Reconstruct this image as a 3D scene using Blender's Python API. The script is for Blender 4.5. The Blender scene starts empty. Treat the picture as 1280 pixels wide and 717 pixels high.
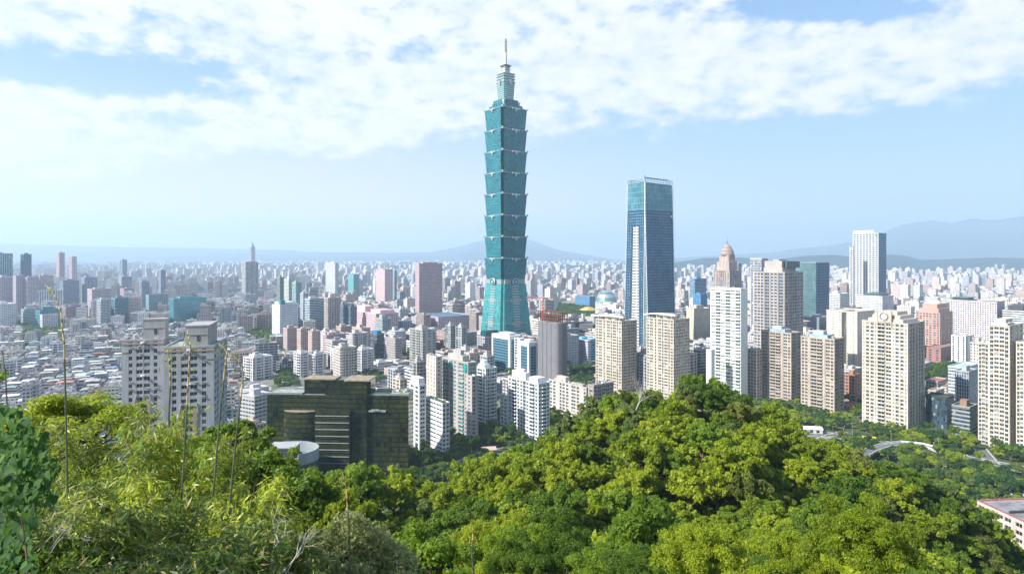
import bpy, math, random
import numpy as np
from mathutils import Vector, Matrix
R=math.radians; RND=random.Random(7); C=bpy.context.scene.collection
FX=780.0; HY=322.0; EYE=150.0          # focal length in photo pixels, horizon row, eye height above the plain
def gx(px,Y): return (px-640)/FX*Y
def gz(py,Y): return EYE-(py-HY)/FX*Y
def base_y(py): return EYE*FX/(py-HY)   # distance of a ground point seen at row py
# ------------------------------------------------------------------ camera, sky, sun, exposure
sc=bpy.context.scene
cam=bpy.data.cameras.new('camera'); camo=bpy.data.objects.new('camera',cam); C.objects.link(camo)
camo.location=(0,0,EYE); camo.rotation_euler=(R(90),0,0)
cam.sensor_width=36; cam.lens=FX/1280*36; cam.shift_y=-(358.5-HY)/1280; cam.clip_start=.1; cam.clip_end=90000
sc.camera=camo
SUNV=Vector((-0.80,-0.40,0.0)).normalized()*math.cos(R(38)); SUNV.z=math.sin(R(38))
sun=bpy.data.lights.new('sun','SUN'); sun.energy=5.0; sun.angle=R(.53); sun.color=(1,.95,.86)
suno=bpy.data.objects.new('sun',sun); C.objects.link(suno); suno.rotation_euler=SUNV.to_track_quat('Z','Y').to_euler()
vs=sc.view_settings; vs.view_transform='Standard'; vs.look='None'; vs.gamma=1; vs.exposure=1.0; vs.use_curve_mapping=False
sc.render.engine='CYCLES'
cy=sc.cycles; cy.use_denoising=True; cy.max_bounces=6; cy.diffuse_bounces=3; cy.glossy_bounces=3; cy.transmission_bounces=3; cy.volume_bounces=1; cy.transparent_max_bounces=8
cy.caustics_reflective=False; cy.caustics_refractive=False
try: cy.denoiser='OPENIMAGEDENOISE'; cy.denoising_input_passes='RGB_ALBEDO_NORMAL'; cy.denoising_prefilter='ACCURATE'
except Exception: pass
cy.sample_clamp_indirect=6

class N:                                  # tiny node helper
    def __init__(s,tree): s.t=tree; s.n=tree.nodes; s.l=tree.links
    def new(s,typ,**k):
        o=s.n.new(typ)
        for a,b in k.items(): setattr(o,a,b)
        return o
    def put(s,sock,v):
        if v is None: return
        if hasattr(v,'is_output') or isinstance(v,bpy.types.NodeSocket): s.l.new(v,sock)
        else:
            try: sock.default_value=v
            except Exception:
                sock.default_value=(v,v,v) if not hasattr(v,'__len__') else tuple(v)[:3]
    def m(s,op,a=None,b=None,c=None,clamp=False):
        o=s.new('ShaderNodeMath',operation=op); o.use_clamp=clamp
        s.put(o.inputs[0],a); s.put(o.inputs[1],b)
        if c is not None: s.put(o.inputs[2],c)
        return o.outputs[0]
    def mix(s,f,a,b,mode='MIX'):
        o=s.new('ShaderNodeMix',data_type='RGBA',blend_type=mode); o.clamp_factor=True
        s.put(o.inputs[0],f); s.put(o.inputs[6],c4(a)); s.put(o.inputs[7],c4(b)); return o.outputs[2]
    def noise(s,vec,scale,detail=3,rough=.55,dim='3D'):
        o=s.new('ShaderNodeTexNoise'); s.put(o.inputs['Vector'],vec); o.inputs['Scale'].default_value=scale
        o.inputs['Detail'].default_value=detail; o.inputs['Roughness'].default_value=rough; return o.outputs['Fac']
    def ramp(s,v,a,b,c=0.,d=1.):
        o=s.new('ShaderNodeMapRange',interpolation_type='SMOOTHSTEP'); s.put(o.inputs[0],v)
        for i,x in zip((1,2,3,4),(a,b,c,d)): s.put(o.inputs[i],x)
        return o.outputs[0]
def c4(c):
    if isinstance(c,bpy.types.NodeSocket): return c
    return (c[0],c[1],c[2],1.0)
# world: Nishita sky, with a cloud sheet laid on a plane high above (direction divided by height)
w=bpy.data.worlds.new('World'); sc.world=w; w.use_nodes=True; nt=N(w.node_tree); w.node_tree.nodes.clear()
sky=nt.new('ShaderNodeTexSky',sky_type='NISHITA'); sky.sun_disc=False; sky.sun_elevation=R(38)
sky.sun_rotation=math.atan2(SUNV.x,SUNV.y); sky.altitude=150; sky.air_density=1.0; sky.dust_density=1.6; sky.ozone_density=1.6
tc=nt.new('ShaderNodeTexCoord'); sp=nt.new('ShaderNodeSeparateXYZ'); nt.l.new(tc.outputs['Generated'],sp.inputs[0])
X,Yc,Z=sp.outputs
zz=nt.m('MAXIMUM',Z,.02); U=nt.m('DIVIDE',X,zz); V=nt.m('DIVIDE',Yc,zz)
cv=nt.new('ShaderNodeCombineXYZ'); nt.l.new(U,cv.inputs[0]); nt.l.new(V,cv.inputs[1])
cm=nt.new('ShaderNodeMapping'); nt.l.new(cv.outputs[0],cm.inputs[0]); cm.inputs['Scale'].default_value=(1,.30,1); cm.inputs['Rotation'].default_value=(0,0,R(5)); cm.inputs['Location'].default_value=(3.3,1.7,0)
big=nt.noise(cm.outputs[0],.9,4,.55); dm=nt.new('ShaderNodeMapping'); nt.l.new(tc.outputs['Generated'],dm.inputs[0]); dm.inputs['Scale'].default_value=(1,1,1.9); dm.inputs['Rotation'].default_value=(0,R(-9),0)
fine=nt.noise(dm.outputs[0],26.0,5,.55); mid=nt.noise(dm.outputs[0],7.5,5,.58)
edge=nt.m('SUBTRACT',1.0,nt.m('ADD',nt.m('MULTIPLY',V,.2),nt.m('MULTIPLY',U,.095)))   # >0 towards the zenith side
def hole(u,v,ru,rv,amt):
    a=nt.m('POWER',nt.m('DIVIDE',nt.m('SUBTRACT',U,u),ru),2.0); b=nt.m('POWER',nt.m('DIVIDE',nt.m('SUBTRACT',V,v),rv),2.0)
    return nt.m('MULTIPLY',nt.m('EXPONENT',nt.m('MULTIPLY',nt.m('ADD',a,b),-1.0)),amt)
cov=nt.m('ADD',nt.m('MULTIPLY',edge,2.6),nt.m('MULTIPLY',nt.m('SUBTRACT',big,.5),1.1))
cov=nt.m('ADD',cov,nt.m('MULTIPLY',nt.m('SUBTRACT',mid,.5),1.15))
cov=nt.m('ADD',cov,nt.m('MULTIPLY',nt.m('SUBTRACT',fine,.5),1.2))
cov=nt.m('MINIMUM',nt.m('ADD',cov,.2),nt.m('ADD',.57,nt.m('MULTIPLY',nt.m('SUBTRACT',fine,.5),1.7)))
for h in ((-2.1,3.45,.6,.5,1.0),(-2.75,3.2,.4,.3,.9),(1.3,2.5,.4,.16,1.2),(-1.5,2.6,.2,.12,.3),(-.45,3.0,.35,.12,.3),(-2.6,4.6,.5,.3,.3)):
    cov=nt.m('SUBTRACT',cov,hole(*h))
cov=nt.m('SUBTRACT',cov,nt.m('MULTIPLY',nt.ramp(Z,.40,.56),1.2))   # overhead the sky is clear
mask=nt.ramp(cov,-.12,.55)
lowveil=nt.m('MULTIPLY',nt.ramp(Z,.27,.0),nt.ramp(X,.55,-.35))
grad=nt.mix(nt.ramp(Z,.02,.22),(3.05,3.95,4.85),(2.1,3.4,4.8)); grad=nt.mix(nt.ramp(Z,.2,.42),grad,(1.45,2.65,4.6)); grad=nt.mix(nt.ramp(Z,.42,.8),grad,(.75,1.7,3.6))
skycol=nt.mix(.7,sky.outputs[0],grad)
hz=nt.ramp(Z,.30,0.0)

skycol=nt.mix(nt.m('MULTIPLY',lowveil,.97),skycol,(5.45,4.95,4.5))
shade=nt.ramp(nt.m('ADD',nt.m('MULTIPLY',fine,.6),nt.m('MULTIPLY',mid,.4)),.35,.62)
cloudc=nt.mix(shade,(4.3,4.7,5.2),(5.55,5.5,5.4))
final=nt.mix(nt.m('MULTIPLY',mask,.93),skycol,cloudc)
bg=nt.new('ShaderNodeBackground'); nt.l.new(final,bg.inputs[0]); bg.inputs[1].default_value=.10
wo=nt.new('ShaderNodeOutputWorld'); nt.l.new(bg.outputs[0],wo.inputs[0])

# ------------------------------------------------------------------ mesh helpers
def tag(o,label=None,cat=None,group=None,kind=None):
    if label: o['label']=label
    if cat: o['category']=cat
    if group: o['group']=group
    if kind: o['kind']=kind
    return o
def link(name,me,parent=None,loc=None,rz=0):
    o=bpy.data.objects.new(name,me); C.objects.link(o)
    if parent: o.parent=parent
    if loc is not None: o.location=loc
    if rz: o.rotation_euler=(0,0,rz)
    return o
def empty(name,loc=(0,0,0),rz=0):
    o=link(name,None,None,loc,rz); o.empty_display_size=2; return o
def mesh_np(name,V,F,mats,mi=None,uv=None,attrs=None,smooth=False):
    """V (n,3), F (m,k) constant k"""
    V=np.ascontiguousarray(V,dtype=np.float32); F=np.ascontiguousarray(F,dtype=np.int32); m,k=F.shape
    me=bpy.data.meshes.new(name); me.vertices.add(len(V)); me.vertices.foreach_set('co',V.ravel())
    me.loops.add(m*k); me.loops.foreach_set('vertex_index',F.ravel())
    me.polygons.add(m); me.polygons.foreach_set('loop_start',np.arange(0,m*k,k,dtype=np.int32))
    try: me.polygons.foreach_set('loop_total',np.full(m,k,dtype=np.int32))
    except Exception: pass
    if mi is not None: me.polygons.foreach_set('material_index',np.ascontiguousarray(mi,dtype=np.int32))
    me.polygons.foreach_set('use_smooth',np.full(m,smooth,dtype=bool))
    if uv is not None:
        l=me.uv_layers.new(name='UVMap'); l.data.foreach_set('uv',np.ascontiguousarray(uv,dtype=np.float32).ravel())
    for nm,(typ,dat) in (attrs or {}).items():
        a=me.attributes.new(nm,typ,'FACE'); a.data.foreach_set('color' if typ=='FLOAT_COLOR' else ('vector' if typ=='FLOAT_VECTOR' else 'value'),np.ascontiguousarray(dat,dtype=np.float32).ravel())
    for x in mats: me.materials.append(x)
    me.update(calc_edges=True); return me
BF=np.array([[0,1,5,4],[1,2,6,5],[2,3,7,6],[3,0,4,7],[4,5,6,7],[3,2,1,0]])   # -y,+x,+y,-x,top,bottom
def box_arrays(B):
    """B (n,6) x0,x1,y0,y1,z0,z1 -> V,F,UV(metres)"""
    B=np.asarray(B,dtype=np.float64).reshape(-1,6); n=len(B); x0,x1,y0,y1,z0,z1=B.T
    V=np.stack([np.stack(c,1) for c in ((x0,y0,z0),(x1,y0,z0),(x1,y1,z0),(x0,y1,z0),(x0,y0,z1),(x1,y0,z1),(x1,y1,z1),(x0,y1,z1))],1)
    F=(np.arange(n)[:,None,None]*8+BF[None]).reshape(-1,4)
    W=V[np.arange(n)[:,None,None],BF[None]]        # n,6,4,3
    uv=np.empty((n,6,4,2)); 
    uv[:,0,:,0]=W[:,0,:,0]; uv[:,2,:,0]=-W[:,2,:,0]; uv[:,1,:,0]=W[:,1,:,1]; uv[:,3,:,0]=-W[:,3,:,1]
    for q in range(4): uv[:,q,:,1]=W[:,q,:,2]
    uv[:,4:]=W[:,4:,:,:2]
    return V.reshape(-1,3),F,uv.reshape(-1,4,2)
class MB:
    """collects boxes, prisms, lofts and tubes for ONE mesh"""
    def __init__(s): s.b=[]; s.bm=[]; s.v=[]; s.f=[]; s.fm=[]; s.uv=[]
    def box(s,x0,x1,y0,y1,z0,z1,m=0):
        if x1<x0: x0,x1=x1,x0
        if y1<y0: y0,y1=y1,y0
        s.b.append((x0,x1,y0,y1,z0,z1)); s.bm.append(m); return s
    def loft(s,P0,z0,P1,z1,m=0,top=None,bottom=None,uvs=1.0):
        """two polygons with equal counts (ccw); side quads with metric uv, caps when top/bottom material given"""
        n=len(P0); o=len(s.v); s.v+= [(x,y,z0) for x,y in P0]+[(x,y,z1) for x,y in P1]; u=0
        ms=m if isinstance(m,(list,tuple)) else [m]*n
        for i in range(n):
            j=(i+1)%n; L=math.dist(P0[i],P0[j]); 
            if max(L,math.dist(P1[i],P1[j]))>1e-4:
                s.f.append((o+i,o+j,o+n+j,o+n+i)); s.fm.append(ms[i]); s.uv.append([(u,z0),(u+L,z0),(u+L,z1),(u,z1)])
            u+=L
        if top is not None: s.f.append(tuple(o+n+i for i in range(n))); s.fm.append(top); s.uv.append([tuple(p) for p in P1])
        if bottom is not None: s.f.append(tuple(o+n-1-i for i in range(n))); s.fm.append(bottom); s.uv.append([tuple(p) for p in P0[::-1]])
        return s
    def prism(s,P,z0,z1,m=0,top=None): return s.loft(P,z0,P,z1,m,m if top is None else top,m)
    def cyl(s,x,y,z0,z1,r,n=12,m=0,r1=None,top=None):
        c=lambda q:[(x+q*math.cos(2*math.pi*i/n),y+q*math.sin(2*math.pi*i/n)) for i in range(n)]
        return s.loft(c(r),z0,c(r if r1 is None else r1),z1,m,m if top is None else top,m)
    def tube(s,pts,r,n=6,m=0):
        """pts list of 3-vectors, r number or list"""
        rs=r if isinstance(r,(list,tuple)) else [r]*len(pts); pts=[Vector(p) for p in pts]; o=len(s.v); k=len(pts)
        for i,p in enumerate(pts):
            d=(pts[min(i+1,k-1)]-pts[max(i-1,0)]).normalized(); a=d.orthogonal().normalized() if abs(d.z)>.9 else d.cross(Vector((0,0,1))).normalized(); b=d.cross(a)
            for j in range(n):
                t=2*math.pi*j/n; s.v.append(tuple(p+(a*math.cos(t)+b*math.sin(t))*rs[i]))
        for i in range(k-1):
            for j in range(n):
                q=(j+1)%n; s.f.append((o+i*n+j,o+i*n+q,o+(i+1)*n+q,o+(i+1)*n+j)); s.fm.append(m); s.uv.append([(j,i),(j+1,i),(j+1,i+1),(j,i+1)])
        s.f.append(tuple(o+j for j in range(n))[::-1]); s.fm.append(m); s.uv.append([(0,0)]*n)
        s.f.append(tuple(o+(k-1)*n+j for j in range(n))); s.fm.append(m); s.uv.append([(0,0)]*n); return s
    def poly(s,P,m=0,uv=None):
        o=len(s.v); s.v+=list(P); s.f.append(tuple(range(o,o+len(P)))); s.fm.append(m); s.uv.append(uv or [(p[0],p[1]) for p in P]); return s
    def mesh(s,name,mats,smooth=False):
        if not s.f: 
            V,F,uv=box_arrays(s.b); return mesh_np(name,V,F,mats,np.repeat(s.bm,6),uv,smooth=smooth)
        V=list(s.v); F=list(s.f); M=list(s.fm); U=[p for q in s.uv for p in q]
        if s.b:
            bv,bf,bu=box_arrays(s.b); o=len(V); V+=[tuple(x) for x in bv]; F+=[tuple(int(i)+o for i in q) for q in bf]; M+=list(np.repeat(s.bm,6)); U+=[tuple(x) for x in bu.reshape(-1,2)]
        me=bpy.data.meshes.new(name); me.from_pydata(V,[],F)
        me.polygons.foreach_set('material_index',[int(x) for x in M]); l=me.uv_layers.new(name='UVMap')
        l.data.foreach_set('uv',[float(c) for p in U for c in p])
        if smooth: me.polygons.foreach_set('use_smooth',[True]*len(F))
        for x in mats: me.materials.append(x)
        me.update(); return me
    def build(s,name,mats,parent=None,loc=None,rz=0,smooth=False):
        if not isinstance(mats,(list,tuple)): mats=[mats]
        return link(name,s.mesh(name,mats,smooth),parent,loc,rz)
def vnoise(x,y,seed=0):
    x=np.asarray(x,float); y=np.asarray(y,float); xi=np.floor(x).astype(np.int64); yi=np.floor(y).astype(np.int64); fx=x-xi; fy=y-yi
    fx=fx*fx*(3-2*fx); fy=fy*fy*(3-2*fy)
    def h(a,b):
        q=(a*374761393+b*668265263+seed*974634777)&0xffffffff; q=((q^(q>>13))*1274126177)&0xffffffff; return ((q^(q>>16))&0xffff)/65535.
    return (h(xi,yi)*(1-fx)+h(xi+1,yi)*fx)*(1-fy)+(h(xi,yi+1)*(1-fx)+h(xi+1,yi+1)*fx)*fy
def fbm(x,y,o=4,seed=0):
    r=0;a=.5
    for i in range(o): r=r+a*vnoise(x*2**i,y*2**i,seed+i); a*=.5
    return r/(1-.5**o)

# ------------------------------------------------------------------ materials
MC={}
def newmat(name):
    m=bpy.data.materials.new(name); m.use_nodes=True; m.node_tree.nodes.clear(); return m,N(m.node_tree)
def finish(n,shader): o=n.new('ShaderNodeOutputMaterial'); n.l.new(shader,o.inputs[0])
def principled(n,col,rough=.7,metal=0.,spec=.5,normal=None):
    b=n.new('ShaderNodeBsdfPrincipled'); n.put(b.inputs['Base Color'],c4(col)); n.put(b.inputs['Roughness'],rough); n.put(b.inputs['Metallic'],metal)
    n.put(b.inputs['Specular IOR Level'],spec)
    if normal is not None: n.l.new(normal,b.inputs['Normal'])
    return b.outputs[0]
def wallm(col,rough=.75,var=.22,name=None,streak=True):
    """painted / tiled wall with faint rain streaks and patchy wear"""
    k=('w',tuple(col),rough,var)
    if k in MC: return MC[k]
    m,n=newmat(name or 'wall_finish'); g=n.new('ShaderNodeNewGeometry'); mp=n.new('ShaderNodeMapping'); n.l.new(g.outputs['Position'],mp.inputs[0])
    mp.inputs['Scale'].default_value=(1,1,.12); a=n.noise(mp.outputs[0],.9,4,.6); b=n.noise(g.outputs['Position'],.06,3,.6)
    f=n.m('ADD',n.m('MULTIPLY',a,.6),n.m('MULTIPLY',b,.4)); f=n.ramp(f,.32,.68)
    dk=tuple(c*(1-var) for c in col); lt=tuple(min(1,c*(1+var*.35)) for c in col)
    finish(n,principled(n,n.mix(f,dk,lt),rough,0,.35)); MC[k]=m; return m
def plain(col,rough=.6,metal=0.,name='paint',var=.15,scale=.5):
    k=('p',tuple(col),rough,metal,scale)
    if k in MC: return MC[k]
    m,n=newmat(name); g=n.new('ShaderNodeNewGeometry'); f=n.ramp(n.noise(g.outputs['Position'],scale,4,.6),.3,.7)
    finish(n,principled(n,n.mix(f,tuple(c*(1-var) for c in col),tuple(min(1,c*(1+var)) for c in col)),rough,metal)); MC[k]=m; return m
def panem(tint=(.035,.06,.075),light=(.25,.27,.25),share=.16,rough=.08,name='window_glass'):
    """glass of a window: each pane its own tone, a few with pale curtains behind"""
    k=('g',tuple(tint),tuple(light),share)
    if k in MC: return MC[k]
    m,n=newmat(name); oi=n.new('ShaderNodeObjectInfo'); g=n.new('ShaderNodeNewGeometry')
    r=n.m('FRACT',n.m('ADD',n.m('MULTIPLY',oi.outputs['Random'],7.13),n.m('MULTIPLY',g.outputs['Random Per Island'],5.7)))
    r2=n.m('FRACT',n.m('MULTIPLY',r,13.7))
    a=n.mix(r2,tuple(c*.5 for c in tint),tuple(c*1.7 for c in tint)); col=n.mix(n.m('GREATER_THAN',r,1-share),a,light)
    finish(n,principled(n,col,n.m('ADD',rough,n.m('MULTIPLY',r2,.1)),0,.6)); MC[k]=m; return m
def curtain(colA,colB,bay=1.5,fh=4.0,span=.25,spancol=None,mull=.08,mullcol=(.3,.35,.36),rough=.12,metal=.55,name='curtain_glass',vband=None,dark=.35):
    """glass curtain wall laid out in metres: panes of slightly different tone, spandrel bands, mullions"""
    m,n=newmat(name); uv=n.new('ShaderNodeUVMap'); s=n.new('ShaderNodeSeparateXYZ'); n.l.new(uv.outputs[0],s.inputs[0]); u,v=s.outputs[0],s.outputs[1]
    ub=n.m('DIVIDE',u,bay); vb=n.m('DIVIDE',v,fh); fu=n.m('FRACT',ub); fv=n.m('FRACT',vb)
    cell=n.new('ShaderNodeCombineXYZ'); n.l.new(n.m('FLOOR',ub),cell.inputs[0]); n.l.new(n.m('FLOOR',vb),cell.inputs[1])
    wn=n.new('ShaderNodeTexWhiteNoise',noise_dimensions='2D'); n.l.new(cell.outputs[0],wn.inputs[0]); r=wn.outputs['Value']
    g=n.new('ShaderNodeNewGeometry'); big=n.ramp(n.noise(g.outputs['Position'],.045,3,.6),.35,.65)
    col=n.mix(n.m('ADD',n.m('MULTIPLY',r,.55),n.m('MULTIPLY',big,.45)),colA,colB)
    col=n.mix(n.m('MULTIPLY',n.m('GREATER_THAN',r,.86),dark),col,(.01,.03,.04))
    sc_=spancol or tuple(.5*(a+b) for a,b in zip(colA,colB))
    sp_=n.m('LESS_THAN',fv,span); col=n.mix(sp_,col,sc_)
    ml=n.m('LESS_THAN',fu,mull/bay); ml2=n.m('LESS_THAN',n.m('ABSOLUTE',n.m('SUBTRACT',fv,span)),.018)
    mm=n.m('MAXIMUM',ml,ml2); col=n.mix(mm,col,mullcol)
    ro=n.m('ADD',rough,n.m('MULTIPLY',n.m('MAXIMUM',mm,n.m('MULTIPLY',sp_,.5)),.35))
    bmp=n.new('ShaderNodeBump'); bmp.inputs['Strength'].default_value=.12; bmp.inputs['Distance'].default_value=.3; n.l.new(n.noise(uv.outputs[0],.35,2,.5),bmp.inputs['Height'])
    finish(n,principled(n,col,ro,metal,.5,bmp.outputs[0])); return m
def facade_mat(roof=False):
    """shared by the city's ordinary blocks: wall colour from a face attribute, windows laid out in metres"""
    m,n=newmat('block_roof' if roof else 'block_facade'); at=n.new('ShaderNodeAttribute',attribute_name='Col'); g=n.new('ShaderNodeNewGeometry')
    gr=n.ramp(n.noise(g.outputs['Position'],.11,4,.65),.3,.7)
    if roof:
        uv=n.new('ShaderNodeUVMap'); f2=n.ramp(n.noise(g.outputs['Position'],.5,3,.7),.35,.65)
        col=n.mix(n.m('MULTIPLY',n.m('ADD',gr,f2),.35),at.outputs['Color'],(0.12,.12,.12)); finish(n,principled(n,col,.8,0,.3)); return m
    st=n.new('ShaderNodeAttribute',attribute_name='sty'); ss=n.new('ShaderNodeSeparateXYZ'); n.l.new(st.outputs['Vector'],ss.inputs[0]); bw,fx,fz=ss.outputs
    uv=n.new('ShaderNodeUVMap'); s=n.new('ShaderNodeSeparateXYZ'); n.l.new(uv.outputs[0],s.inputs[0])
    ub=n.m('DIVIDE',s.outputs[0],n.m('MAXIMUM',bw,.5)); vb=n.m('DIVIDE',s.outputs[1],3.4)
    a=n.m('LESS_THAN',n.m('ABSOLUTE',n.m('SUBTRACT',n.m('FRACT',ub),.5)),n.m('MULTIPLY',fx,.5)); b=n.m('LESS_THAN',n.m('ABSOLUTE',n.m('SUBTRACT',n.m('FRACT',vb),.5)),n.m('MULTIPLY',fz,.5))
    win=n.m('MULTIPLY',a,b)
    cell=n.new('ShaderNodeCombineXYZ'); n.l.new(n.m('FLOOR',ub),cell.inputs[0]); n.l.new(n.m('FLOOR',vb),cell.inputs[1])
    wn=n.new('ShaderNodeTexWhiteNoise',noise_dimensions='2D'); n.l.new(cell.outputs[0],wn.inputs[0])
    gl=n.mix(wn.outputs['Value'],(.010,.02,.032),(.06,.11,.16)); gl=n.mix(n.m('GREATER_THAN',wn.outputs['Value'],.92),gl,(.26,.26,.24))
    wall=n.mix(n.m('MULTIPLY',gr,.28),at.outputs['Color'],(.16,.15,.15))
    finish(n,principled(n,n.mix(win,wall,gl),n.m('SUBTRACT',.75,n.m('MULTIPLY',win,.55)),0,.4)); return m
def leafm(cols,name='leaves',trans=.45,rough=.55,objvar=.5):
    """foliage: tone varies leaf by leaf and tree by tree, some light passes through"""
    m,n=newmat(name); oi=n.new('ShaderNodeObjectInfo'); g=n.new('ShaderNodeNewGeometry'); 
    patch=n.noise(g.outputs['Position'],.55,2,.5)
    r=n.m('ADD',n.m('ADD',n.m('MULTIPLY',g.outputs['Random Per Island'],.45),n.m('MULTIPLY',oi.outputs['Random'],.35)),n.m('MULTIPLY',n.m('SUBTRACT',patch,.4),.6),clamp=True)
    a=n.mix(n.m('MULTIPLY',r,2.,clamp=True),cols[0],cols[1]); col=n.mix(n.m('SUBTRACT',n.m('MULTIPLY',r,2.),1.,clamp=True),a,cols[2])
    d=principled(n,col,rough,0,.35); t=n.new('ShaderNodeBsdfTranslucent'); n.put(t.inputs[0],n.mix(.5,col,tuple(min(1,c*1.8) for c in cols[2])))
    mx=n.new('ShaderNodeMixShader'); mx.inputs[0].default_value=trans; n.l.new(d,mx.inputs[1]); n.l.new(t.outputs[0],mx.inputs[2]); finish(n,mx.outputs[0]); return m
FAC=facade_mat(); FROOF=facade_mat(True)
M_conc=wallm((.36,.35,.33),.85,.3,'concrete'); M_roof=plain((.30,.30,.29),.9,0,'roof_felt',.3,.25); M_white=wallm((.74,.75,.76),.6,.12,'white_paint')
M_steel=plain((.6,.62,.64),.35,.6,'brushed_steel'); M_dark=plain((.05,.055,.06),.5,0,'dark_metal'); M_bark=plain((.13,.095,.065),.9,0,'bark',.4,3.)
M_red=plain((.45,.07,.06),.5,0,'red_paint'); M_glassd=panem()
M_pane=panem((.022,.04,.05),(.26,.28,.27),.12); M_panet=panem((.03,.16,.17),(.3,.36,.34),.15); M_frame=plain((.5,.5,.5),.4,.3,'window_frame')
# ------------------------------------------------------------------ setting: ground, hill, mountains, haze
def interp(px,tab): xs,ys=zip(*tab); return np.interp(px,xs,ys)
HD=[(-300,60),(0,60),(150,62),(300,78),(400,100),(500,120),(600,140),(700,155),(760,165),(870,170),(950,165),(1050,160),(1150,160),(1250,150),(1500,130),(2200,120)]
HT=[(-300,570),(0,575),(150,590),(300,612),(400,618),(500,622),(600,602),(640,576),(700,552),(760,508),(800,498),(870,486),(930,500),(960,518),(1000,548),(1050,572),(1100,592),(1150,612),(1200,655),(1250,702),(1300,740),(1600,800),(2200,850)]
def terrain(x,y):
    x=np.asarray(x,float); y=np.asarray(y,float); t=x/np.maximum(y,14.0); px=640+FX*np.clip(t,-1.6,1.9)
    D=interp(px,HD); H=EYE-(interp(px,HT)-HY)/FX*D-6.5
    Yv=.55*D; V=np.minimum(EYE-.53*Yv-6,H+8)
    near=148.2-(148.2-V)*np.clip((y-2)/(Yv-2),0,1)
    s=np.clip((y-Yv)/(D-Yv),0,1); s=s*s*(3-2*s); z=np.where(y<Yv,near,V+(H-V)*s)
    z=z-np.maximum(y-D,0)*np.clip(.25+(y-D)*.004,.25,.62)
    z=z+(fbm(x*.04,y*.04,3,5)-.5)*np.clip(y/12-.5,0,5)
    return np.maximum(z,-.8)
m_soil,n=newmat('forest_floor'); g=n.new('ShaderNodeNewGeometry'); f=n.ramp(n.noise(g.outputs['Position'],.35,5,.7),.3,.7)
finish(n,principled(n,n.mix(f,(.012,.022,.006),(.05,.07,.018)),.95,0,.1))
gxs=np.arange(-520,640,5.); gys=np.arange(-60,480,5.); XX,YY=np.meshgrid(gxs,gys); ZZ=terrain(XX,YY)
nx,ny=len(gxs),len(gys); idx=np.arange(nx*ny).reshape(ny,nx)
Fq=np.stack([idx[:-1,:-1],idx[:-1,1:],idx[1:,1:],idx[1:,:-1]],-1).reshape(-1,4)
tag(link('hill',mesh_np('hill',np.stack([XX,YY,ZZ],-1).reshape(-1,3),Fq,[m_soil],smooth=True)),kind='structure')
# the plain: one sheet to beyond the mountains
m_gr,n=newmat('ground'); g=n.new('ShaderNodeNewGeometry'); P=g.outputs['Position']
a=n.ramp(n.noise(P,.0035,4,.6),.48,.6); b=n.ramp(n.noise(P,.03,5,.7),.35,.65); base=n.mix(b,(.17,.165,.16),(.30,.29,.27)); grn=n.mix(b,(.03,.055,.015),(.07,.10,.03))
sx=n.new('ShaderNodeSeparateXYZ'); n.l.new(P,sx.inputs[0])
park=n.ramp(sx.outputs[1],640,520)       # planted ground close under the hill
finish(n,principled(n,n.mix(n.m('MAXIMUM',n.m('MULTIPLY',a,.6),park),base,grn),.9,0,.2))
mb=MB(); G=28000
mb.poly([(-G,-3000,0),(G,-3000,0),(G,G,0),(-G,G,0)]); tag(mb.build('ground',m_gr),kind='structure')
# mountains
def mount(name,tab,Y0,Yr,Y1,col,seed,amp):
    px=np.arange(-420,1720,4.); t=(px-640)/FX; py=interp(px,tab); py=py-(fbm(px*.02,px*0,4,seed)-.5)*amp
    rows=np.linspace(0,1,34); V=[]
    for r in rows:
        Y=Y0+(Y1-Y0)*r; rr=(Yr-Y0)/(Y1-Y0); k=np.clip(r/rr,0,1) if r<=rr else 1-.5*(r-rr)/(1-rr)
        Hh=EYE+(HY-py)/FX*Yr; prof=k**.8
        nz=(fbm(t*Y*.0013,np.full_like(t,Y*.0013),5,seed+9)); rg=1-np.abs(2*nz-1)
        zz_=Hh*prof*(1-.45*(1-rg)*np.sin(np.pi*min(1,r/rr)*1.0) ) if r<=rr else Hh*prof
        V.append(np.stack([t*Y,np.full_like(t,Y),zz_-4],-1))
    V=np.array(V); ny_,nx_=V.shape[:2]; id_=np.arange(nx_*ny_).reshape(ny_,nx_)
    F=np.stack([id_[:-1,:-1],id_[:-1,1:],id_[1:,1:],id_[1:,:-1]],-1).reshape(-1,4)
    m,n=newmat('mountain_forest'); g=n.new('ShaderNodeNewGeometry'); f=n.ramp(n.noise(g.outputs['Position'],.006,5,.7),.35,.65)
    finish(n,principled(n,n.mix(f,tuple(c*.55 for c in col),col),.95,0,.1))
    tag(link(name,mesh_np(name,V.reshape(-1,3),F,[m],smooth=True)),kind='structure')
mount('mountains',[(-400,300),(0,303),(100,307),(200,309),(300,310),(400,314),(480,315),(540,314),(580,306),(610,299),(640,295),(665,299),(700,312),(740,319),(780,325),(860,321),(920,317),(960,315),(1000,310),(1040,307),(1062,303),(1085,295),(1107,287),(1130,279),(1165,274),(1190,279),(1215,272),(1240,274),(1280,269),(1400,262),(1700,290)],13000,19500,24000,(.04,.07,.05),3,3.)
mount('hills',[(-400,330),(0,331),(500,331),(760,331),(845,328),(880,322),(924,321),(960,325),(1010,319),(1040,318),(1080,322),(1107,317),(1130,318),(1150,324),(1180,323),(1240,321),(1280,322),(1400,316),(1700,320)],6200,7600,8800,(.025,.055,.045),17,2.)
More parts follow.
